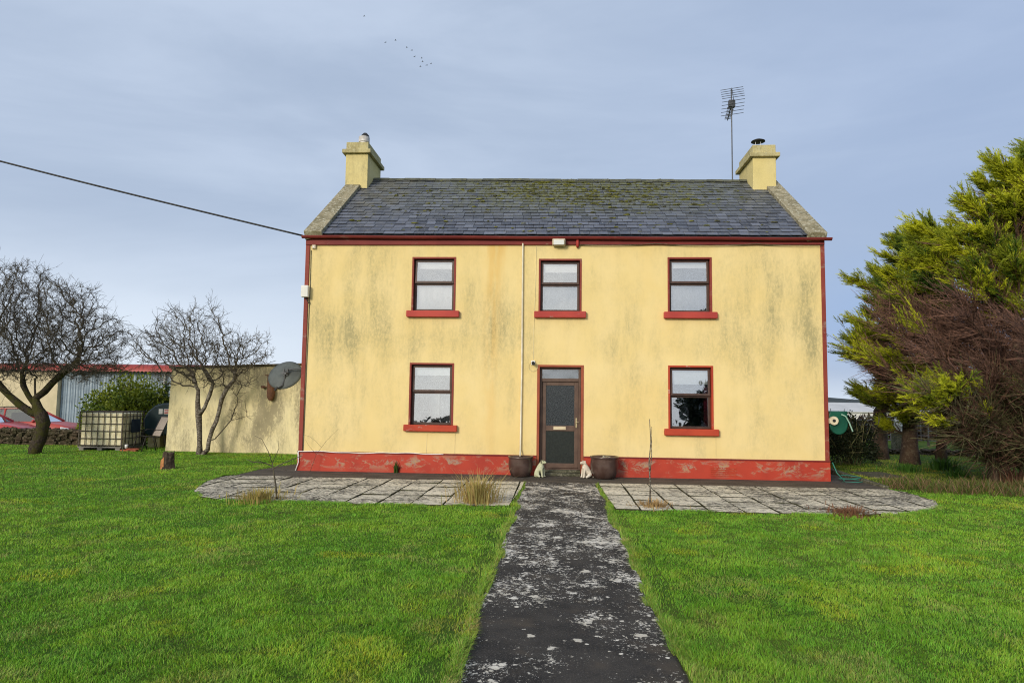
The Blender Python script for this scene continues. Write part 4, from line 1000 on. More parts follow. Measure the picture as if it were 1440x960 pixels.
limb([(-10.0,3.70,.15),(-9.95,3.70,.4),(-9.92,3.70,.7),(-9.78,3.70,.95),(-9.72,3.70,1.25),(-9.66,3.70,1.6),(-9.5,3.70,1.9),(-9.3,3.7,2.15)], 0)
lb = len(T)-6
limb([(-9.75,3.6,.45),(-9.5,3.55,.72),(-9.25,3.5,1.0),(-9.12,3.45,1.35)], lb-1)
limb([(-9.0,3.5,1.05),(-8.8,3.5,1.12)], len(T)-2)
limb([(-10.15,3.68,1.35),(-9.98,3.65,1.7),(-9.9,3.62,2.05)], 3)
lowf = lambda p:(p[:,2] > 1.95)&((p[:,2] > 2.8)|(p[:,1] < 4.0))
att = np.concatenate([inell(820,(-10.55,3.6,2.95),(1.65,1.4,1.15),g1,lowf,.5), inell(330,(-9.1,3.4,2.85),(1.1,1.0,.55),g1,lowf,.5), inell(170,(-11.8,3.6,3.25),(.75,.9,.5),g1,None,.5), inell(110,(-10.6,3.6,4.0),(1.1,.9,.5),g1,None,.6), inell(60,(-8.6,3.4,3.3),(.5,.6,.3),g1,None,.5), inell(40,(-9.1,3.5,1.25),(.35,.25,.35),g1), inell(260,(-9.5,3.3,2.25),(1.15,.6,.5),g1,lambda p:p[:,1] < 4.0)])
bare_tree('bare_tree', (-10.24,3.72,0), T, Pn, att, 'twin stemmed bare tree in front of the yellow outbuilding', .105, .0056, M['palebark'], 33, spur=3, D=.11, dk=.16)

# ------------------------------------------------------------------ foliage helpers
def leaf_mat(name, rough=.6, trans=.25):
    m = NT(name, rough, .3); c = m.attr('col'); m.color(c)
    m.b.inputs['Transmission Weight'].default_value = 0
    t = m.t; d = t.nodes.new('ShaderNodeBsdfTranslucent'); t.links.new(c, d.inputs['Color']); mx = t.nodes.new('ShaderNodeMixShader'); mx.inputs[0].default_value = trans
    out = [n for n in t.nodes if n.type == 'OUTPUT_MATERIAL'][0]; t.links.new(m.b.outputs[0], mx.inputs[1]); t.links.new(d.outputs[0], mx.inputs[2]); t.links.new(mx.outputs[0], out.inputs['Surface'])
    return m.mat
M['leaf'] = leaf_mat('leaves')
M['grass'] = leaf_mat('grass_blades', .55, .3)
def frames(d, g):
    d = d/np.linalg.norm(d,axis=1,keepdims=True); r = g.normal(0,1,d.shape); a = np.cross(d,r); a /= np.linalg.norm(a,axis=1,keepdims=True)+1e-9; return d, a, np.cross(d,a)
def fronds(pos, dirn, L, colr, g, nl=5):
    """feathery cypress sprays: an axis and side leaflets, all narrow triangles"""
    d,a,b = frames(dirn,g); n = len(pos); V = []
    Lc = L[:,None]
    def tri(o, u, s, len_, w): V.append(np.stack([o-s*w, o+s*w, o+u*len_], 1))
    tri(pos, d, a, Lc*1.05, Lc*.035)
    for k in range(nl):
        f = .08+.72*k/(nl-1); o = pos+d*Lc*f; ll = Lc*(.42*(1-f)+.16)
        for q in range(2):
            ph = g.uniform(0,6.28,(n,1)); sd_ = a*np.cos(ph)+b*np.sin(ph); an = g.uniform(.35,.75,(n,1))
            u = d*np.cos(an)+sd_*np.sin(an); w_ = np.cross(u, d); w_ /= np.linalg.norm(w_,axis=1,keepdims=True)+1e-9
            tri(o, u, w_, ll*g.uniform(.7,1.25,(n,1)), Lc*.042)
    V = np.concatenate([v[:,None] for v in V],1); m = V.shape[1]
    tip = np.array([.80,.85,1.3])[None,None,:,None]*np.ones((n,m,1,1))
    C = np.clip(colr[:,None,None,:]*tip, 0, 1)
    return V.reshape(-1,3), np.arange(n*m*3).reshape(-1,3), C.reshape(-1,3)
def leaves(pos, dirn, L, W, colr, g):
    d,a,b = frames(dirn,g); L = L[:,None]; W = W[:,None]
    V = np.stack([pos, pos+d*L*.5+a*W*.5, pos+d*L, pos+d*L*.5-a*W*.5],1); n = len(pos)
    return V.reshape(-1,3), np.arange(n*4).reshape(-1,4), np.repeat(colr,4,0)
def pick(g, n, A, B, p=1.):
    t = g.random((n,1))**p; return np.array(A)*(1-t)+np.array(B)*t

# ------------------------------------------------------------------ cypresses
M['cybark'] = lichen_stone('cypress_bark', (.13,.085,.06), (.075,.05,.04), (.17,.13,.09), .4)
M['cytwig'] = simple('dead_cypress_twigs', (.24,.125,.085), (.075,.042,.034), 14, .9)
M['cytwig2'] = simple('green_cypress_twigs', (.20,.20,.085), (.08,.07,.04), 12, .9)
QZ = [-.06,-.033,0,.02,.038,.0755,.12,.197,.238,.29,.336,.392]; QM = [.56,.53,.505,.475,.425,.394,.400,.418,.474,.535,.58,.655]
def cypress(base, H, lean, reach, label, seed, rb, nl=64, zmin=.9, cols=((.055,.095,.016),(.15,.20,.022)), wind=.75, qoff=0., fol=11, sprig=None, nobare=False, skirt=0):
    """windswept: foliage on the windward shell and top, dead brown twigs on the sheltered underside"""
    g = np.random.default_rng(seed); t = thing('cypress_tree', base, label, 'cypress tree'); base = np.array(base)
    tr = [np.array([0,0,-.1]),np.array([lean*.05,0,.5]),np.array([lean*.15,0,1.1])]
    for f in np.linspace(.25,1,7): tr.append(np.array([lean*f + .1*g.normal(), .15*g.normal(), max(H*.88*f,1.2+f)]))
    tr = np.array(tr); rr = np.linspace(1,.12,len(tr))*rb; rr[0] *= 1.25
    MB().tube([tuple(p) for p in tr], list(rr), 10).build('trunk', M['cybark'], t, smooth=True)
    lim0=[];lim1=[];lr0=[];lr1=[]; F=[];FD=[];FL=[];FC=[]; T0=[];T1=[];TR=[]; G0=[];G1=[]
    for i in range(nl+skirt):
        u = (i+g.random())/nl if i < nl else .03; z = zmin + (H*.9-zmin)*u**1.1
        o = np.array([np.interp(z,tr[:,2],tr[:,j]) for j in range(3)]); o[2] = z
        az = g.uniform(0,2*np.pi); out = np.array([np.cos(az),np.sin(az),0])
        d = out*.8 + np.array([-wind,0,0]) + np.array([0,0,-.14+.34*min(1,u/.3)+.52*u+.25*g.random()]); d /= np.linalg.norm(d)
        if i >= nl: o = np.array([np.interp(z,tr[:,2],tr[:,0]),0,g.uniform(.35,1.3)]); d = np.array([g.uniform(-.9,.9),-.75+.3*g.normal(),g.uniform(-.05,.25)]); d /= np.linalg.norm(d)
        left = max(0,-d[0]); ln = reach*(1.0-.62*u)*(.55+.6*left)*g.uniform(.75,1.15)
        n = 9; w_ = g.normal(0,.06,(n,3)); off = qoff+abs(g.normal(0,.034))-.010
        for tries in range(14):
            pts = [o]; v = d.copy()
            for s_ in range(n):
                v = v + np.array([-.05*wind,0,.05]) + w_[s_]; v /= np.linalg.norm(v); pts.append(pts[-1]+v*ln/n)
            E = pts[-1]+v*.2+base; dist = E[1]+15.8
            if E[0]/dist >= np.interp((E[2]-1.73)/dist, QZ, QM)+off: break
            ln *= .86
        if ln < .5: continue
        pts = np.array(pts); r = np.linspace(.045*(1-u)+.016,.007,n+1)
        lim0.append(pts[:-1]); lim1.append(pts[1:]); lr0.append(r[:-1]); lr1.append(r[1:]); tone = .26*g.normal()
        for s_ in range(1,n+1):
            f = s_/n; ax = pts[s_]-pts[s_-1]; ax /= np.linalg.norm(ax)
            W = pts[s_]+base; dist = W[1]+15.8; q = W[0]/dist; zr = (W[2]-1.73)/dist
            nz = float(fbm(np.array(W[0]*.9+W[1]*.5),np.array(W[2]*.9),seed,2))-.5
            bare = (not nobare) and (q > .486+.24*nz) and (zr < .152+(.14 if q > .52 else .26)*nz)
            nb = (9 if f > .6 else 2) if not bare else 5
            for k_ in range(nb):
                sp = .40 if not bare else .26
                bd = ax*.9 + g.normal(0,1,3)*np.array([sp,sp*1.1,sp*(.42 if not bare else 1)]) + np.array([-.25*wind,0,.10]); bd /= np.linalg.norm(bd); bl = (.22+.11*ln)*g.uniform(.5,1.25)
                p0 = pts[s_]-(pts[s_]-pts[s_-1])*g.random(); p1 = p0+bd*bl
                T0.append(p0); T1.append(p1); TR.append(.008)
                green = (f > .58+.08*g.normal() or u > .9) and (not bare or g.random() < .035)
                if green:
                    for w in range(fol):
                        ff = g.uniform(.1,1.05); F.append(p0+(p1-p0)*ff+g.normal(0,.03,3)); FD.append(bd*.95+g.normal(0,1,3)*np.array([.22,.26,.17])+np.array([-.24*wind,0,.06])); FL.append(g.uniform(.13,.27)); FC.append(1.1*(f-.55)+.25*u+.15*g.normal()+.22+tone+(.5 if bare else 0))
                else:
                    for w in range(8 if bare else 3):
                        ff = g.uniform(.05,1.); a_ = p0+(p1-p0)*ff; e = bd*.9+g.normal(0,.28,3); e /= np.linalg.norm(e); low = W[2] < 2.1 and g.random() < .6
                        (G0 if low else T0).append(a_); (G1 if low else T1).append(a_+e*g.uniform(.25,.8))
                        if not low: TR.append(.0078)
    if sprig:
        o = np.array([.5,-.1,1.5]); e = np.array(sprig)-base; P_ = [o+(e-o)*k_+np.array([0,0,.25*math.sin(3.1*k_)]) for k_ in np.linspace(0,1,8)]
        MB().tube([tuple(p) for p in P_], list(np.linspace(.03,.008,8)), 6).build('bough', M['cybark'], t, smooth=True); dv = (P_[-1]-P_[-2]); dv /= np.linalg.norm(dv)
        for w in range(420):
            F.append(e+np.array([g.normal()*.36,g.normal()*.22,g.normal()*.10])); FD.append(np.array([-.8,-.1,.12])+g.normal(0,.35,3)); FL.append(g.uniform(.13,.26)); FC.append(.95)
    v,q = segs(np.concatenate(lim0),np.concatenate(lim1),np.concatenate(lr0),np.concatenate(lr1),6)
    npmesh('limbs', v, quads=q, mats=[M['cybark']], parent=t, smooth=True)
    TR = np.array(TR); v,q = segs(np.array(T0),np.array(T1),TR,TR*.4,3); npmesh('twigs', v, quads=q, mats=[M['cytwig']], parent=t)
    if G0:
        v,q = segs(np.array(G0),np.array(G1),np.full(len(G0),.0075),np.full(len(G0),.003),3); npmesh('green_twigs', v, quads=q, mats=[M['cytwig2']], parent=t)
    F = np.array(F); FD = np.array(FD); FL = np.array(FL); FC = np.clip(np.array(FC),0,1)[:,None]
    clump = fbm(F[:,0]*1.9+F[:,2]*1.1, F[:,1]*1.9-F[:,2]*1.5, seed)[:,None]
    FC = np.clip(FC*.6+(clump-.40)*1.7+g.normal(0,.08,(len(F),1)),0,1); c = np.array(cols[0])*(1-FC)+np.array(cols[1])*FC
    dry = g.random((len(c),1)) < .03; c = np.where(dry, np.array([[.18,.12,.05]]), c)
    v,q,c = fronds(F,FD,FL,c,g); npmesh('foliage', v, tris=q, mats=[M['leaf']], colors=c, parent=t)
    return t
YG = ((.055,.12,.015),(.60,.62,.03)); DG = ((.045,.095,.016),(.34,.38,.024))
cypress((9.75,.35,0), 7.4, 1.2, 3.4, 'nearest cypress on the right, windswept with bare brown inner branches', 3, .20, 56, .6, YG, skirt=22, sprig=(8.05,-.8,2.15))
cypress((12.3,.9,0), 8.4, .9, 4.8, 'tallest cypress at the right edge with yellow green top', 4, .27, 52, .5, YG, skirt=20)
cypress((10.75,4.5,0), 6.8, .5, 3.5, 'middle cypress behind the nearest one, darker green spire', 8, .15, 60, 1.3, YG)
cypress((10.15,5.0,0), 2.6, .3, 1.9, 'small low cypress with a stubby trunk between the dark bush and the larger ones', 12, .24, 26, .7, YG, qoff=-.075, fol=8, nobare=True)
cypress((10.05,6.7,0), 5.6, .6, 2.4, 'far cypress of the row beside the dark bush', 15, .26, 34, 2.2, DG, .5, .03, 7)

# ------------------------------------------------------------------ bushes
def bush(name, loc, r, n, A, B, label, lw, seed, stems=0, lump=.28, wood=None):
    g = np.random.default_rng(seed); t = thing(name, loc, label, 'bush')
    d = g.normal(0,1,(n,3)); d /= np.linalg.norm(d,axis=1,keepdims=True); d[:,2] = np.abs(d[:,2])*1.0-.25*(g.random(n))
    k = g.random((n,1))**.35; lm = 1+lump*(fbm(d[:,0]*3+5,d[:,2]*3+d[:,1]*3+5,seed,3)[:,None]-.5)*2
    p = d*k*lm*np.array(r); p[:,2] += r[2]*.25; p = p[p[:,2] > .02]; n = len(p); d = p/np.array(r)
    dr = d*.6+g.normal(0,.6,(n,3)); cl = fbm(p[:,0]*2.2,p[:,2]*2.2+p[:,1],seed+3)[:,None]
    f = np.clip((cl-.3)*1.8*.7+.3*g.random((n,1)),0,1); c = np.array(A)*(1-f)+np.array(B)*f
    v,q,c = leaves(p,dr,g.uniform(.7,1.3,n)*lw[0],g.uniform(.7,1.3,n)*lw[1],c,g); npmesh('foliage', v, quads=q, mats=[M['leaf']], colors=c, parent=t)
    a = []; b = []
    for i in range(stems):
        an = g.uniform(0,6.28); rr = g.random()*.5; s = np.array([r[0]*rr*math.cos(an),r[1]*rr*math.sin(an),0]); e = s*1.9+np.array([g.normal()*.15,g.normal()*.15-.1,r[2]*g.uniform(.6,1.2)])
        mid = (s+e)/2+g.normal(0,.06,3); a += [s,mid]; b += [mid,e]
        for q_ in range(4): w = s+(e-s)*g.uniform(.3,.95); a.append(w); b.append(w+g.normal(0,.16,3)+np.array([0,-.04,.12]))
    v,q = segs(a,b,np.full(len(a),.014),np.full(len(a),.006),4); npmesh('stems', v, quads=q, mats=[wood or M['twig']], parent=t)
    return t
bush('laurel_bush', (-15.3,8.3,-.2), (1.9,1.1,2.15), 13000, (.06,.115,.012), (.32,.35,.028), 'bright green laurel bush behind the cream water container', (.13,.07), 41, 14)
bush('laurel_bush', (-12.9,8.6,-.1), (1.7,1.1,2.15), 10000, (.025,.055,.012), (.07,.115,.018), 'darker laurel bush behind the oil tank', (.13,.07), 42, 12)
bush('dark_shrub', (8.25,4.6,0), (.85,.75,1.18), 5200, (.012,.022,.009), (.035,.045,.016), 'dense dark shrub at the right side of the house with bare stems', (.075,.045), 43, 46, wood=M['cytwig2'])
# ------------------------------------------------------------------ small plants
def tuft(loc, n, h, spread, A, B, label, cat, name, seed, lean=.55, w=.010):
    g = np.random.default_rng(seed); an = g.uniform(0,6.28,n); rr = np.abs(g.normal(0,.5,n))*spread; o = np.stack([rr*np.cos(an),rr*np.sin(an),np.zeros(n)],1)
    out = np.stack([np.cos(an),np.sin(an),0*an],1)*g.uniform(.05,lean,n)[:,None]+g.normal(0,.14,(n,3)); hh = h*g.uniform(.45,1.1,n)[:,None]
    up = np.array([[0,0,1.]]); m = o+(up*.6+out*.35)*hh; e = o+(up*g.uniform(.7,1,n)[:,None]+out*1.1)*hh; s = np.cross(up+0*o,out+.01); s /= np.linalg.norm(s,axis=1,keepdims=True); s *= w*g.uniform(.6,1.4,n)[:,None]
    V = np.stack([o-s,o+s,m-s*.8,m+s*.8,e],1).reshape(-1,3); b = np.arange(n)*5
    c = np.repeat(pick(g,n,A,B),5,0)
    t = npmesh(name, V, quads=np.stack([b,b+1,b+3,b+2],1), tris=np.stack([b+2,b+3,b+4],1), mats=[M['grass']], colors=c); t.location = loc
    return tag(t, label, cat)
tuft((-1.28,-4.30,.0), 620, .50, .36, (.56,.38,.17), (.46,.42,.14), 'tall clump of straw coloured grass at the patio edge left of the path', 'grass clump', 'grass_clump', 1, .75, .007)
tuft((-4.85,-4.55,.0), 420, .21, .50, (.48,.35,.14), (.34,.32,.08), 'low dry grass patch around the small bare shrub left of the path', 'grass clump', 'grass_clump', 2, .8, .008)
tuft((1.62,-4.22,.0), 300, .12, .36, (.50,.34,.16), (.42,.29,.13), 'dead brown grass around the thin sapling right of the path', 'grass clump', 'grass_clump', 3, 1., .008)
tuft((4.55,-4.55,.0), 420, .13, .50, (.20,.09,.055), (.26,.15,.08), 'reddish dead stalks at the front edge of the right patio', 'dead plant', 'dead_plant', 4, 1., .008)
tuft((-3.62,-.10,.01), 70, .26, .06, (.07,.12,.02), (.05,.09,.02), 'small green weed growing against the plinth left of the door', 'weed', 'weed', 5, .5, .012)
def sapling(loc, segs_, label, name='bare_sapling'):
    mb = MB()
    for pts, r in segs_: mb.tube(pts, [.8*r*(1-.6*i/(len(pts)-1)) for i in range(len(pts))], 5)
    o = mb.build(name, M['palebark'] if 'thin' in label else M['twig'], smooth=True); o.location = loc; tag(o, label, 'shrub')
sapling((-4.60,-4.45,0), [([(0,0,0),(-.03,0,.25),(-.08,0,.50),(-.10,0,.62)],.022),([(-.09,0,.55),(-.25,.05,.60),(-.45,.0,.62),(-.55,.0,.66)],.014),([(-.08,0,.52),(.08,-.04,.60),(.25,.02,.68),(.40,0,.74)],.014),([(-.1,0,.6),(-.18,0,.8),(-.3,.0,1.0),(-.42,0,1.05)],.009),([(-.1,0,.6),(.0,0,.85),(-.02,.0,.98)],.008),([(.08,-.04,.6),(.12,-.1,.52),(.2,-.1,.5)],.007),([(-.25,.05,.6),(-.3,-.1,.66),(-.4,-.1,.62)],.007)], 'stunted bare shrub with level twigs in the left patio')
sapling((1.53,-4.25,0), [([(0,0,0),(.01,0,.35),(-.01,0,.7),(.02,0,1.05),(.0,0,1.42)],.019),([(.0,0,.5),(.03,0,.8),(.035,0,1.3)],.012)], 'thin upright bare sapling standing in the right patio')
sapling((-5.55,-.28,0), [([(0,0,0),(.1,.1,.4),(.32,.15,.72),(.56,.2,.98)],.006),([(.1,.1,.4),(-.1,.12,.6),(-.2,.2,.72)],.005),([(.2,.12,.56),(.05,.15,.7),(-.12,.2,.8),(-.3,.2,.84)],.004)], 'wispy bare stems leaning on the wall at the left corner')

# bed of dead stems and weeds on the right (nobody could count them)
g = np.random.default_rng(77)
n = 5200; x = g.uniform(6.8,12.5,n); y = g.uniform(-1.9,-.2,n) + .25*np.sin(x*1.3); k = (fbm(x*1.2,y*1.2,4) > .42)&~hard(x,y); x = x[k]; y = y[k]; n = len(x)
h = (.10+.30*fbm(x*2,y*2,8)**1.5)*g.uniform(.5,1.3,n); o = np.stack([x,y,terrain(x,y)],1); d = np.stack([g.normal(0,.5,n),g.normal(0,.5,n),np.ones(n)],1); e = o+d*h[:,None]; s = np.stack([g.normal(0,1,n),g.normal(0,1,n),0*x],1)*.0045; md = (o+e)/2+g.normal(0,.02,(n,3))
V = np.stack([o-s,o+s,md-s,md+s,e],1).reshape(-1,3); b = np.arange(n)*5; mixv = g.random((n,1)); c = np.where(mixv < .45, pick(g,n,(.22,.14,.08),(.30,.20,.11)), pick(g,n,(.06,.10,.02),(.14,.16,.03)))
tag(npmesh('weed_bed', V, quads=np.stack([b,b+1,b+3,b+2],1), tris=np.stack([b+2,b+3,b+4],1), mats=[M['grass']], colors=np.repeat(c,5,0)), 'strip of dead stems and weeds under the cypresses', 'weeds', kind='stuff')
for i,(px,py,nn,hh,lab) in enumerate(((10.15,3.3,260,.36,'larger clump of fresh green bulb leaves near the cypress trunks'),(8.9,2.6,170,.26,'smaller clump of fresh green bulb leaves beside the concrete pad'),(9.55,1.6,110,.2,'small round green clump between the weed strip and bulbs'))):
    tuft((px,py,0), nn, hh, .42, (.05,.14,.02), (.09,.20,.03), lab, 'bulb leaves', 'bulb_leaves', 60+i, .6, .013)
tuft((9.95,.15,0), 260, .45, .5, (.22,.11,.07), (.15,.09,.06), 'brown dead bracken heaped at the foot of the nearest cypress', 'dead plant', 'dead_plant', 70, .9, .010)

# ------------------------------------------------------------------ lawn grass
def lawn():
    g = np.random.default_rng(99); D0 = 15.8; r = np.linspace(2.9,30,4000); rho = 11000*np.minimum(1,(5/r))**1.62; w = rho*r; cdf = np.cumsum(w); tot = cdf[-1]*(r[1]-r[0]); cdf /= cdf[-1]
    th = R(46)*2; n = int(tot*th*1.0); u = g.random(n); rr = np.interp(u,cdf,r); an = g.uniform(-th/2,th/2,n)+.065
    x = -rr*np.sin(an); y = -D0+rr*np.cos(an)
    bl = (x > 6.8)&(y > -1.8)&(y < -.3); ok = ~hard(x,y)&(y < 12)&~((y > 6.1)&(x < -9))&~(bl&(g.random(n) < .75))
    thin = (x > 6.9)&(y > -.3)&(g.random(n) < .35); ok &= ~thin
    x = x[ok]; y = y[ok]; rr = rr[ok]
    ed_ = np.where(x < 0, pl(y)-x, x-pr(y)); tr_ = (ed_ > .07)&(ed_ < .24)&(y < -5.2)&(fbm(y*1.4+np.sign(x)*5,ed_*3,17,2) > .44)&(g.random(len(x)) < .72); x = x[~tr_]; y = y[~tr_]; rr = rr[~tr_]
    ye = g.uniform(-13.2,-4.4,15000); sg = np.where(g.random(15000) < .5,-1,1); xe = np.where(sg < 0,pl(ye),pr(ye))+sg*np.abs(g.normal(.02,.05,15000))-sg*.03
    ex = [xe]; ey = [ye]; ea = [np.where(sg > 0,np.pi,0.)]
    for PP, i0, i1 in ((PATL,1,8),(PATR,2,8)):                          # ragged turf edges along the patios
        cx_ = sum(p[0] for p in PP)/len(PP); cy_ = -2.9
        for k in range(i0,i1):
            p, q = np.array(PP[k]), np.array(PP[k+1]); L_ = np.linalg.norm(q-p); m_ = int(L_*900); w_ = p+(q-p)*g.random((m_,1)); nrm = np.array([(q-p)[1],-(q-p)[0]])/L_
            if np.dot(nrm, np.array([cx_,cy_])-p) > 0: nrm = -nrm
            w_ = w_+nrm*np.abs(g.normal(.0,.05,(m_,1)))-nrm*.03; ex.append(w_[:,0]); ey.append(w_[:,1]); ea.append(np.full(m_, math.atan2(-nrm[1],-nrm[0])))
    ex = np.concatenate(ex); ey = np.concatenate(ey); ea = np.concatenate(ea); kp = fbm(ex*2.6+3,ey*2.6+1,91,3) > .44
    ne = kp.sum(); x = np.concatenate([x,ex[kp]]); y = np.concatenate([y,ey[kp]]); rr = np.concatenate([rr,ey[kp]+D0]); n = len(x); isE = np.zeros(n,bool); isE[-ne:] = True; aE = np.zeros(n); aE[-ne:] = ea[kp]
    edge = np.minimum(np.abs(x-pl(y)),np.abs(x-pr(y)))*np.where(y < -1,1,9); nearedge = np.exp(-(edge/.10)**2)
    tn = fbm(x*1.5,y*1.5,21,3); fine = fbm(x*7,y*7,31,2); diag = fbm((x*.7+y*.7)*1.1,(x*.7-y*.7)*3.2,44,3); big = fbm(x*.45,y*.45,51,2)
    h = (.012+.028*np.clip((fine-.2)*1.2,0,1)+.018*tn)*g.uniform(.55,1.3,n)*(1+.9*nearedge); wd = .0019*np.maximum(1,rr/4.5)**.62*g.uniform(.7,1.3,n)
    a2 = g.uniform(0,6.28,n); cl = 6.28*fbm(x*3.1,y*3.1,61,2)*2; a2 = np.where(g.random(n) < .55, cl+g.normal(0,.5,n), a2)
    a2 = np.where(isE, aE+g.normal(0,.7,n), a2); h = np.where(isE, g.uniform(.02,.065,n), h)
    lean = g.uniform(.15,1.1,n)+isE*.35; ld = np.stack([np.cos(a2),np.sin(a2),0*x],1)
    o = np.stack([x,y,terrain(x,y)-.004],1); up = np.array([[0,0,1.]]); H = h[:,None]
    m = o+up*H*.62+ld*H*lean[:,None]*.28; e = o+up*H*(1.05-.28*lean[:,None])+ld*H*lean[:,None]*.95
    sa = g.uniform(0,6.28,n); s = np.stack([np.cos(sa),np.sin(sa),0*x],1)*wd[:,None]
    V = np.stack([o-s,o+s,m-s*.8,m+s*.8,e],1).reshape(-1,3); b = np.arange(n)*5
    A = np.array([.165,.375,.030]); B = np.array([.290,.490,.042]); Yc = np.array([.50,.52,.035]); Dk = np.array([.115,.255,.024]); Br = np.array([.42,.38,.13])
    f = np.clip((tn-.3)*1.6+(diag-.5)*1.5+.18*g.normal(0,1,n),0,1)[:,None]; c = A*(1-f)+B*f
    dk = np.clip((.46-fine)*3.2+(.45-big)*1.2,0,.8)[:,None]; c = c*(1-dk)+Dk*dk
    yp = (sstep(.60,.78,fbm(x*1.7+3,y*1.7,71,4))*.55)[:,None]*(g.random((n,1)) < .75); c = c*(1-yp)+Yc*yp
    bp = ((sstep(.60,.76,fbm(x*2.4+9,y*2.4,81,4))*.5)[:,None]+nearedge[:,None]*.45)*(g.random((n,1)) < .6)+(g.random((n,1)) < .05)*.6; bp = np.clip(bp,0,1); c = c*(1-bp)+Br*bp
    rt = ((y > -1.2)&(x > 6.8))[:,None]; c = np.where(rt, c*np.array([1.15,.80,1.2]), c)
    c = c*g.uniform(.78,1.24,(n,1))*np.array([1,1,1])*(1+.10*g.normal(0,1,(n,3)))
    o2 = npmesh('lawn_grass', V, quads=np.stack([b,b+1,b+3,b+2],1), tris=np.stack([b+2,b+3,b+4],1), mats=[M['grass']], colors=np.repeat(c,5,0))
    tag(o2, 'short green lawn grass with yellow mossy patches on both sides of the path', 'grass', kind='stuff')
    return n
lawn()

# ------------------------------------------------------------------ far things
def strip(name, pts, n, hmin, hmax, A, B, lw, seed, label, depth=2.):
    g = np.random.default_rng(seed); P = np.array(pts); u = g.random(n)*(len(P)-1); k = u.astype(int); f = (u-k)[:,None]; c0 = P[k]*(1-f)+P[k+1]*f
    h = hmin+(hmax-hmin)*fbm(u*3.1,u*0+3,seed,3); z = h*g.random(n)**.7; p = np.stack([c0[:,0]+g.normal(0,.3,n)*depth,c0[:,1]+g.normal(0,.4,n)*depth,c0[:,2]+z],1)
    d = g.normal(0,.7,(n,3))+np.array([0,0,.5]); v,q,c = leaves(p,d,g.uniform(.6,1.4,n)*lw,g.uniform(.6,1.4,n)*lw*.4,pick(g,n,A,B),g)
    tag(npmesh(name, v, quads=q, mats=[M['leaf']], colors=c), label, 'hedge', kind='stuff')
strip('hedgerow', [(8,17,-.2),(14,18,-.2),(20,19,-.3),(30,21,-.4)], 9000, .5, 1.5, (.05,.032,.022), (.09,.065,.04), .28, 5, 'brown winter hedgerow behind the wire fence', 1.)
strip('hedgerow', [(14,40,-1.3),(30,50,-2.),(60,62,-2.4),(90,70,-2.5)], 9000, 1.2, 2.6, (.035,.035,.02), (.07,.06,.03), .7, 6, 'dark scrub band in front of the far pale shed', 2.)
strip('hedgerow', [(-60,46,0),(-40,48,0),(-20,50,0),(0,60,0),(10,70,-1)], 9000, 2., 4., (.035,.04,.02), (.07,.07,.03), .9, 7, 'far hedgerow behind the farm buildings', 2.)
strip('roadside_hedge', [(-30,-33,0),(-10,-31,0),(0,-34,0),(10,-32,0),(30,-33,0)], 9000, .8, 2.4, (.03,.028,.02), (.06,.05,.03), .5, 8, 'dark roadside hedge facing the house, mirrored in the windows', 1.)
strip('roadside_hedge', [(8.5,-30,1.6),(9.2,-30.5,1.2),(9.9,-30,1.6)], 5000, 3.5, 6.5, (.015,.022,.012), (.03,.04,.018), .5, 9, 'dark conifer clump mirrored in the lower right window', .8)
# hills
vs = []; fs = []; n = 160
for k in range(n+1):
    an = -1.15+2.3*k/n; x = math.sin(an); y = math.cos(an)
    w = 1/(1+math.exp((an+.06)*9)); hh = 14+58*w+6*math.sin(an*9)+4*math.sin(an*23+1)+3*float(vnoise(np.array(an*40.),np.array(3.)))
    vs += [(1500*x,1500*y,-12),(2000*x,2000*y,hh*.75),(2250*x,2250*y,hh),(3000*x,3000*y,hh*.5)]
    if k:
        for q in range(3): fs.append((4*k-4+q,4*k+q,4*k+q+1,4*k-3+q))
o = MB().add(vs,fs).build('hills', simple('moorland', (.055,.07,.065), (.035,.045,.045), .004, .95), smooth=True); tag(o, 'low dark hills on the horizon', 'hills', kind='structure')
# birds
bm_ = simple('bird_plumage', (.16,.16,.18), (.12,.12,.13), 4, .8)
b0 = None
FW = None
# ------------------------------------------------------------------ camera
f, yaw, pitch, roll, D, h = 973.588, .064804, .081510, .013126, 15.8046, 1.7336
Fv = Vector((-math.sin(yaw)*math.cos(pitch), math.cos(yaw)*math.cos(pitch), math.sin(pitch))); Rv = Vector((math.cos(yaw), math.sin(yaw), 0)); Uv = Rv.cross(Fv)
R2 = math.cos(roll)*Rv+math.sin(roll)*Uv; U2 = -math.sin(roll)*Rv+math.cos(roll)*Uv
cam = bpy.data.cameras.new('camera'); co = bpy.data.objects.new('camera', cam); col.objects.link(co)
co.matrix_world = Matrix(((R2.x,U2.x,-Fv.x,0),(R2.y,U2.y,-Fv.y,-D),(R2.z,U2.z,-Fv.z,h),(0,0,0,1)))
cam.sensor_width = 36; cam.lens = 36*f/1440; cam.clip_end = 8000; cam.clip_start = .05
sc.camera = co
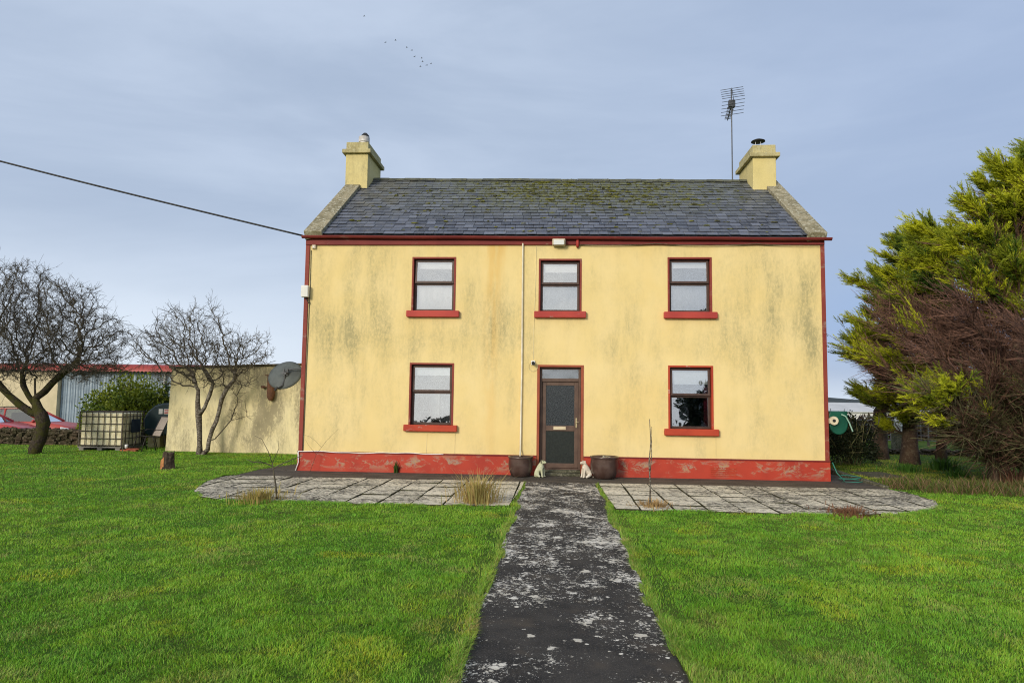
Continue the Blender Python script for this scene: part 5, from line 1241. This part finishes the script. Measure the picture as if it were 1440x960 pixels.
# the flock: bearings of a straggling line of birds, at 240 m
flock = [(512,23),(542,60),(556,57),(572,67),(579,71),(583,80),(593,82),(594,87),(600,92),(606,90),(591,94)]
for i,(u,v) in enumerate(flock):
    d = (R2*((u-720)/f)-U2*((v-480)/f)+Fv); p = Vector((0,-D,h))+d*(330+6*math.sin(i*2.3))
    if b0 is None:
        b0 = thing('bird', p, 'lone bird flying ahead of the flock near the top edge', 'bird', R(30), 'birds flying over the house')
        MB().blob((0,0,0), (.42,.10,.10), 8, 6, 0, 0).tube([(.35,0,.03),(.62,0,.05)], [.06,.03], 6).build('body', bm_, b0, smooth=True)
        w = MB()
        for s in (1,-1): w.hexa([(.16,s*.05,.03),(-.16,s*.05,.03),(-.10,s*.45,.22),(.14,s*.45,.22),(.16,s*.05,.06),(-.16,s*.05,.06),(-.10,s*.45,.25),(.14,s*.45,.25)]).hexa([(.14,s*.45,.22),(-.10,s*.45,.22),(-.14,s*.85,.12),(-.06,s*.85,.12),(.14,s*.45,.25),(-.10,s*.45,.25),(-.14,s*.85,.13),(-.06,s*.85,.13)])
        w.build('wings', bm_, b0)
    else:
        c = copy_tree(b0); c.location = p; c.rotation_euler[2] = R(30+20*math.sin(i*1.7)); c['label'] = 'tiny dark bird in the straggling line high over the roof'

# ------------------------------------------------------------------ light and sky
sd = Vector((-.46,-.89,0)).normalized(); EL = R(20)
sv = Vector((sd.x*math.cos(EL), sd.y*math.cos(EL), math.sin(EL)))
sun = bpy.data.lights.new('sun','SUN'); sun.energy = 2.0; sun.angle = R(15.0); sun.color = (1,.91,.76)
so = bpy.data.objects.new('sun', sun); col.objects.link(so); so.rotation_euler = sv.to_track_quat('Z','Y').to_euler(); so.location = (-20,-30,30)
wd = bpy.data.worlds.new('World'); sc.world = wd; wd.use_nodes = True; t = wd.node_tree; N_ = t.nodes; bg = N_['Background']
sk = N_.new('ShaderNodeTexSky'); sk.sky_type = 'NISHITA'; sk.sun_disc = False; sk.sun_elevation = EL; sk.sun_rotation = math.atan2(sv.x, sv.y); sk.air_density = 1.0; sk.dust_density = 1.5
tc = N_.new('ShaderNodeTexCoord')
def wn(k, **kw):
    n = N_.new(k)
    for a,b in kw.items(): setattr(n,a,b)
    return n
def wmath(op,a,b=0.):
    n = wn('ShaderNodeMath',operation=op)
    for i,v in enumerate((a,b)):
        if isinstance(v,(int,float)): n.inputs[i].default_value = v
        else: t.links.new(v,n.inputs[i])
    return n.outputs[0]
def wramp(f_,a,b,lo=0.,hi=1.):
    n = wn('ShaderNodeMapRange',interpolation_type='SMOOTHSTEP'); t.links.new(f_,n.inputs[0])
    for i,v in enumerate((a,b,lo,hi)): n.inputs[i+1].default_value = v
    return n.outputs[0]
def wmix(f_,a,b):
    n = wn('ShaderNodeMix',data_type='RGBA')
    for i,v in ((0,f_),(6,a),(7,b)):
        if isinstance(v,tuple): n.inputs[i].default_value = (*v,1)
        elif isinstance(v,(int,float)): n.inputs[i].default_value = v
        else: t.links.new(v,n.inputs[i])
    return n.outputs[2]
def wnoise(scale,vs,detail=4,rough=.5,loc=(0,0,0),rot=(0,0,0)):
    m_ = wn('ShaderNodeMapping'); m_.inputs['Scale'].default_value = vs; m_.inputs['Location'].default_value = loc; m_.inputs['Rotation'].default_value = rot; t.links.new(tc.outputs['Generated'],m_.inputs[0])
    n = wn('ShaderNodeTexNoise'); n.inputs['Scale'].default_value = scale; n.inputs['Detail'].default_value = detail; n.inputs['Roughness'].default_value = rough; n.inputs['Distortion'].default_value = .4; t.links.new(m_.outputs[0],n.inputs['Vector']); return n.outputs['Fac']
sx = wn('ShaderNodeSeparateXYZ'); t.links.new(tc.outputs['Generated'],sx.inputs[0]); X,Y,Z = sx.outputs
K = 10.                                                         # cloud radiance is given for background strength .1
def cc(r,g_,b): return (r*K,g_*K,b*K)
soft = wramp(wnoise(1.9,(1,1,3.4),6,.55,(0.3,0,.3),(0,.35,.1)),.30,.70)
cloud = wmix(soft, cc(.345,.422,.555), cc(.455,.535,.670))
side = wramp(X,-.15,.62)
cloud = wmix(wmath('MULTIPLY',side,.55), cloud, cc(.275,.365,.560))
lowl = wmath('MULTIPLY', wramp(Z,.02,.26,1.,0.), wramp(X,-.75,.35,1.,.0))
cloud = wmix(wmath('MULTIPLY',lowl,.9), cloud, cc(.70,.77,.86))
# bluer gap low on the right, with a pale line at the skyline
gap = wmath('MULTIPLY', wmath('MULTIPLY', wramp(Z,.03,.09), wramp(Z,.22,.09)), wramp(X,.2,.5))
cloud = wmix(wmath('MULTIPLY',gap,.6), cloud, cc(.22,.36,.66))
line = wmath('MULTIPLY', wramp(Z,.045,.0), wramp(X,.0,.4))
cloud = wmix(wmath('MULTIPLY',line,.7), cloud, cc(.62,.70,.80))
strk = wmath('MULTIPLY', wramp(wnoise(3.0,(.5,.5,5.5),5,.55,(1.2,0,0),(0,.3,0)),.5,.72), wramp(Z,.0,.7,.55,.1))
cloud = wmix(wmath('MULTIPLY',strk,.22), cloud, cc(.60,.69,.80))
# thin bright cloud round the sun, behind the camera
dt = wn('ShaderNodeVectorMath',operation='DOT_PRODUCT'); t.links.new(tc.outputs['Generated'],dt.inputs[0]); dt.inputs[1].default_value = sv
glow = wmath('MULTIPLY', wramp(dt.outputs['Value'],.55,1.), wramp(wnoise(2.2,(1,1,2),5,.6),.3,.7,.55,1.))
cloud = wmix(glow, cloud, cc(1.3,1.22,1.1))
full = wmix(.92, sk.outputs[0], cloud)
t.links.new(full, bg.inputs['Color']); bg.inputs['Strength'].default_value = .1
# ------------------------------------------------------------------ render settings
sc.render.engine = 'CYCLES'; sc.view_settings.view_transform = 'Standard'; sc.view_settings.look = 'None'; sc.view_settings.exposure = 0.32; sc.view_settings.gamma = 1
sc.cycles.filter_width = 1.1; sc.cycles.use_denoising = True; sc.cycles.denoiser = 'OPENIMAGEDENOISE'; sc.cycles.denoising_input_passes = 'RGB_ALBEDO_NORMAL'; sc.cycles.denoising_prefilter = 'NONE'; sc.cycles.max_bounces = 6; sc.cycles.transparent_max_bounces = 12; sc.cycles.caustics_reflective = False; sc.cycles.caustics_refractive = False
sc.render.resolution_x = 1024; sc.render.resolution_y = 682
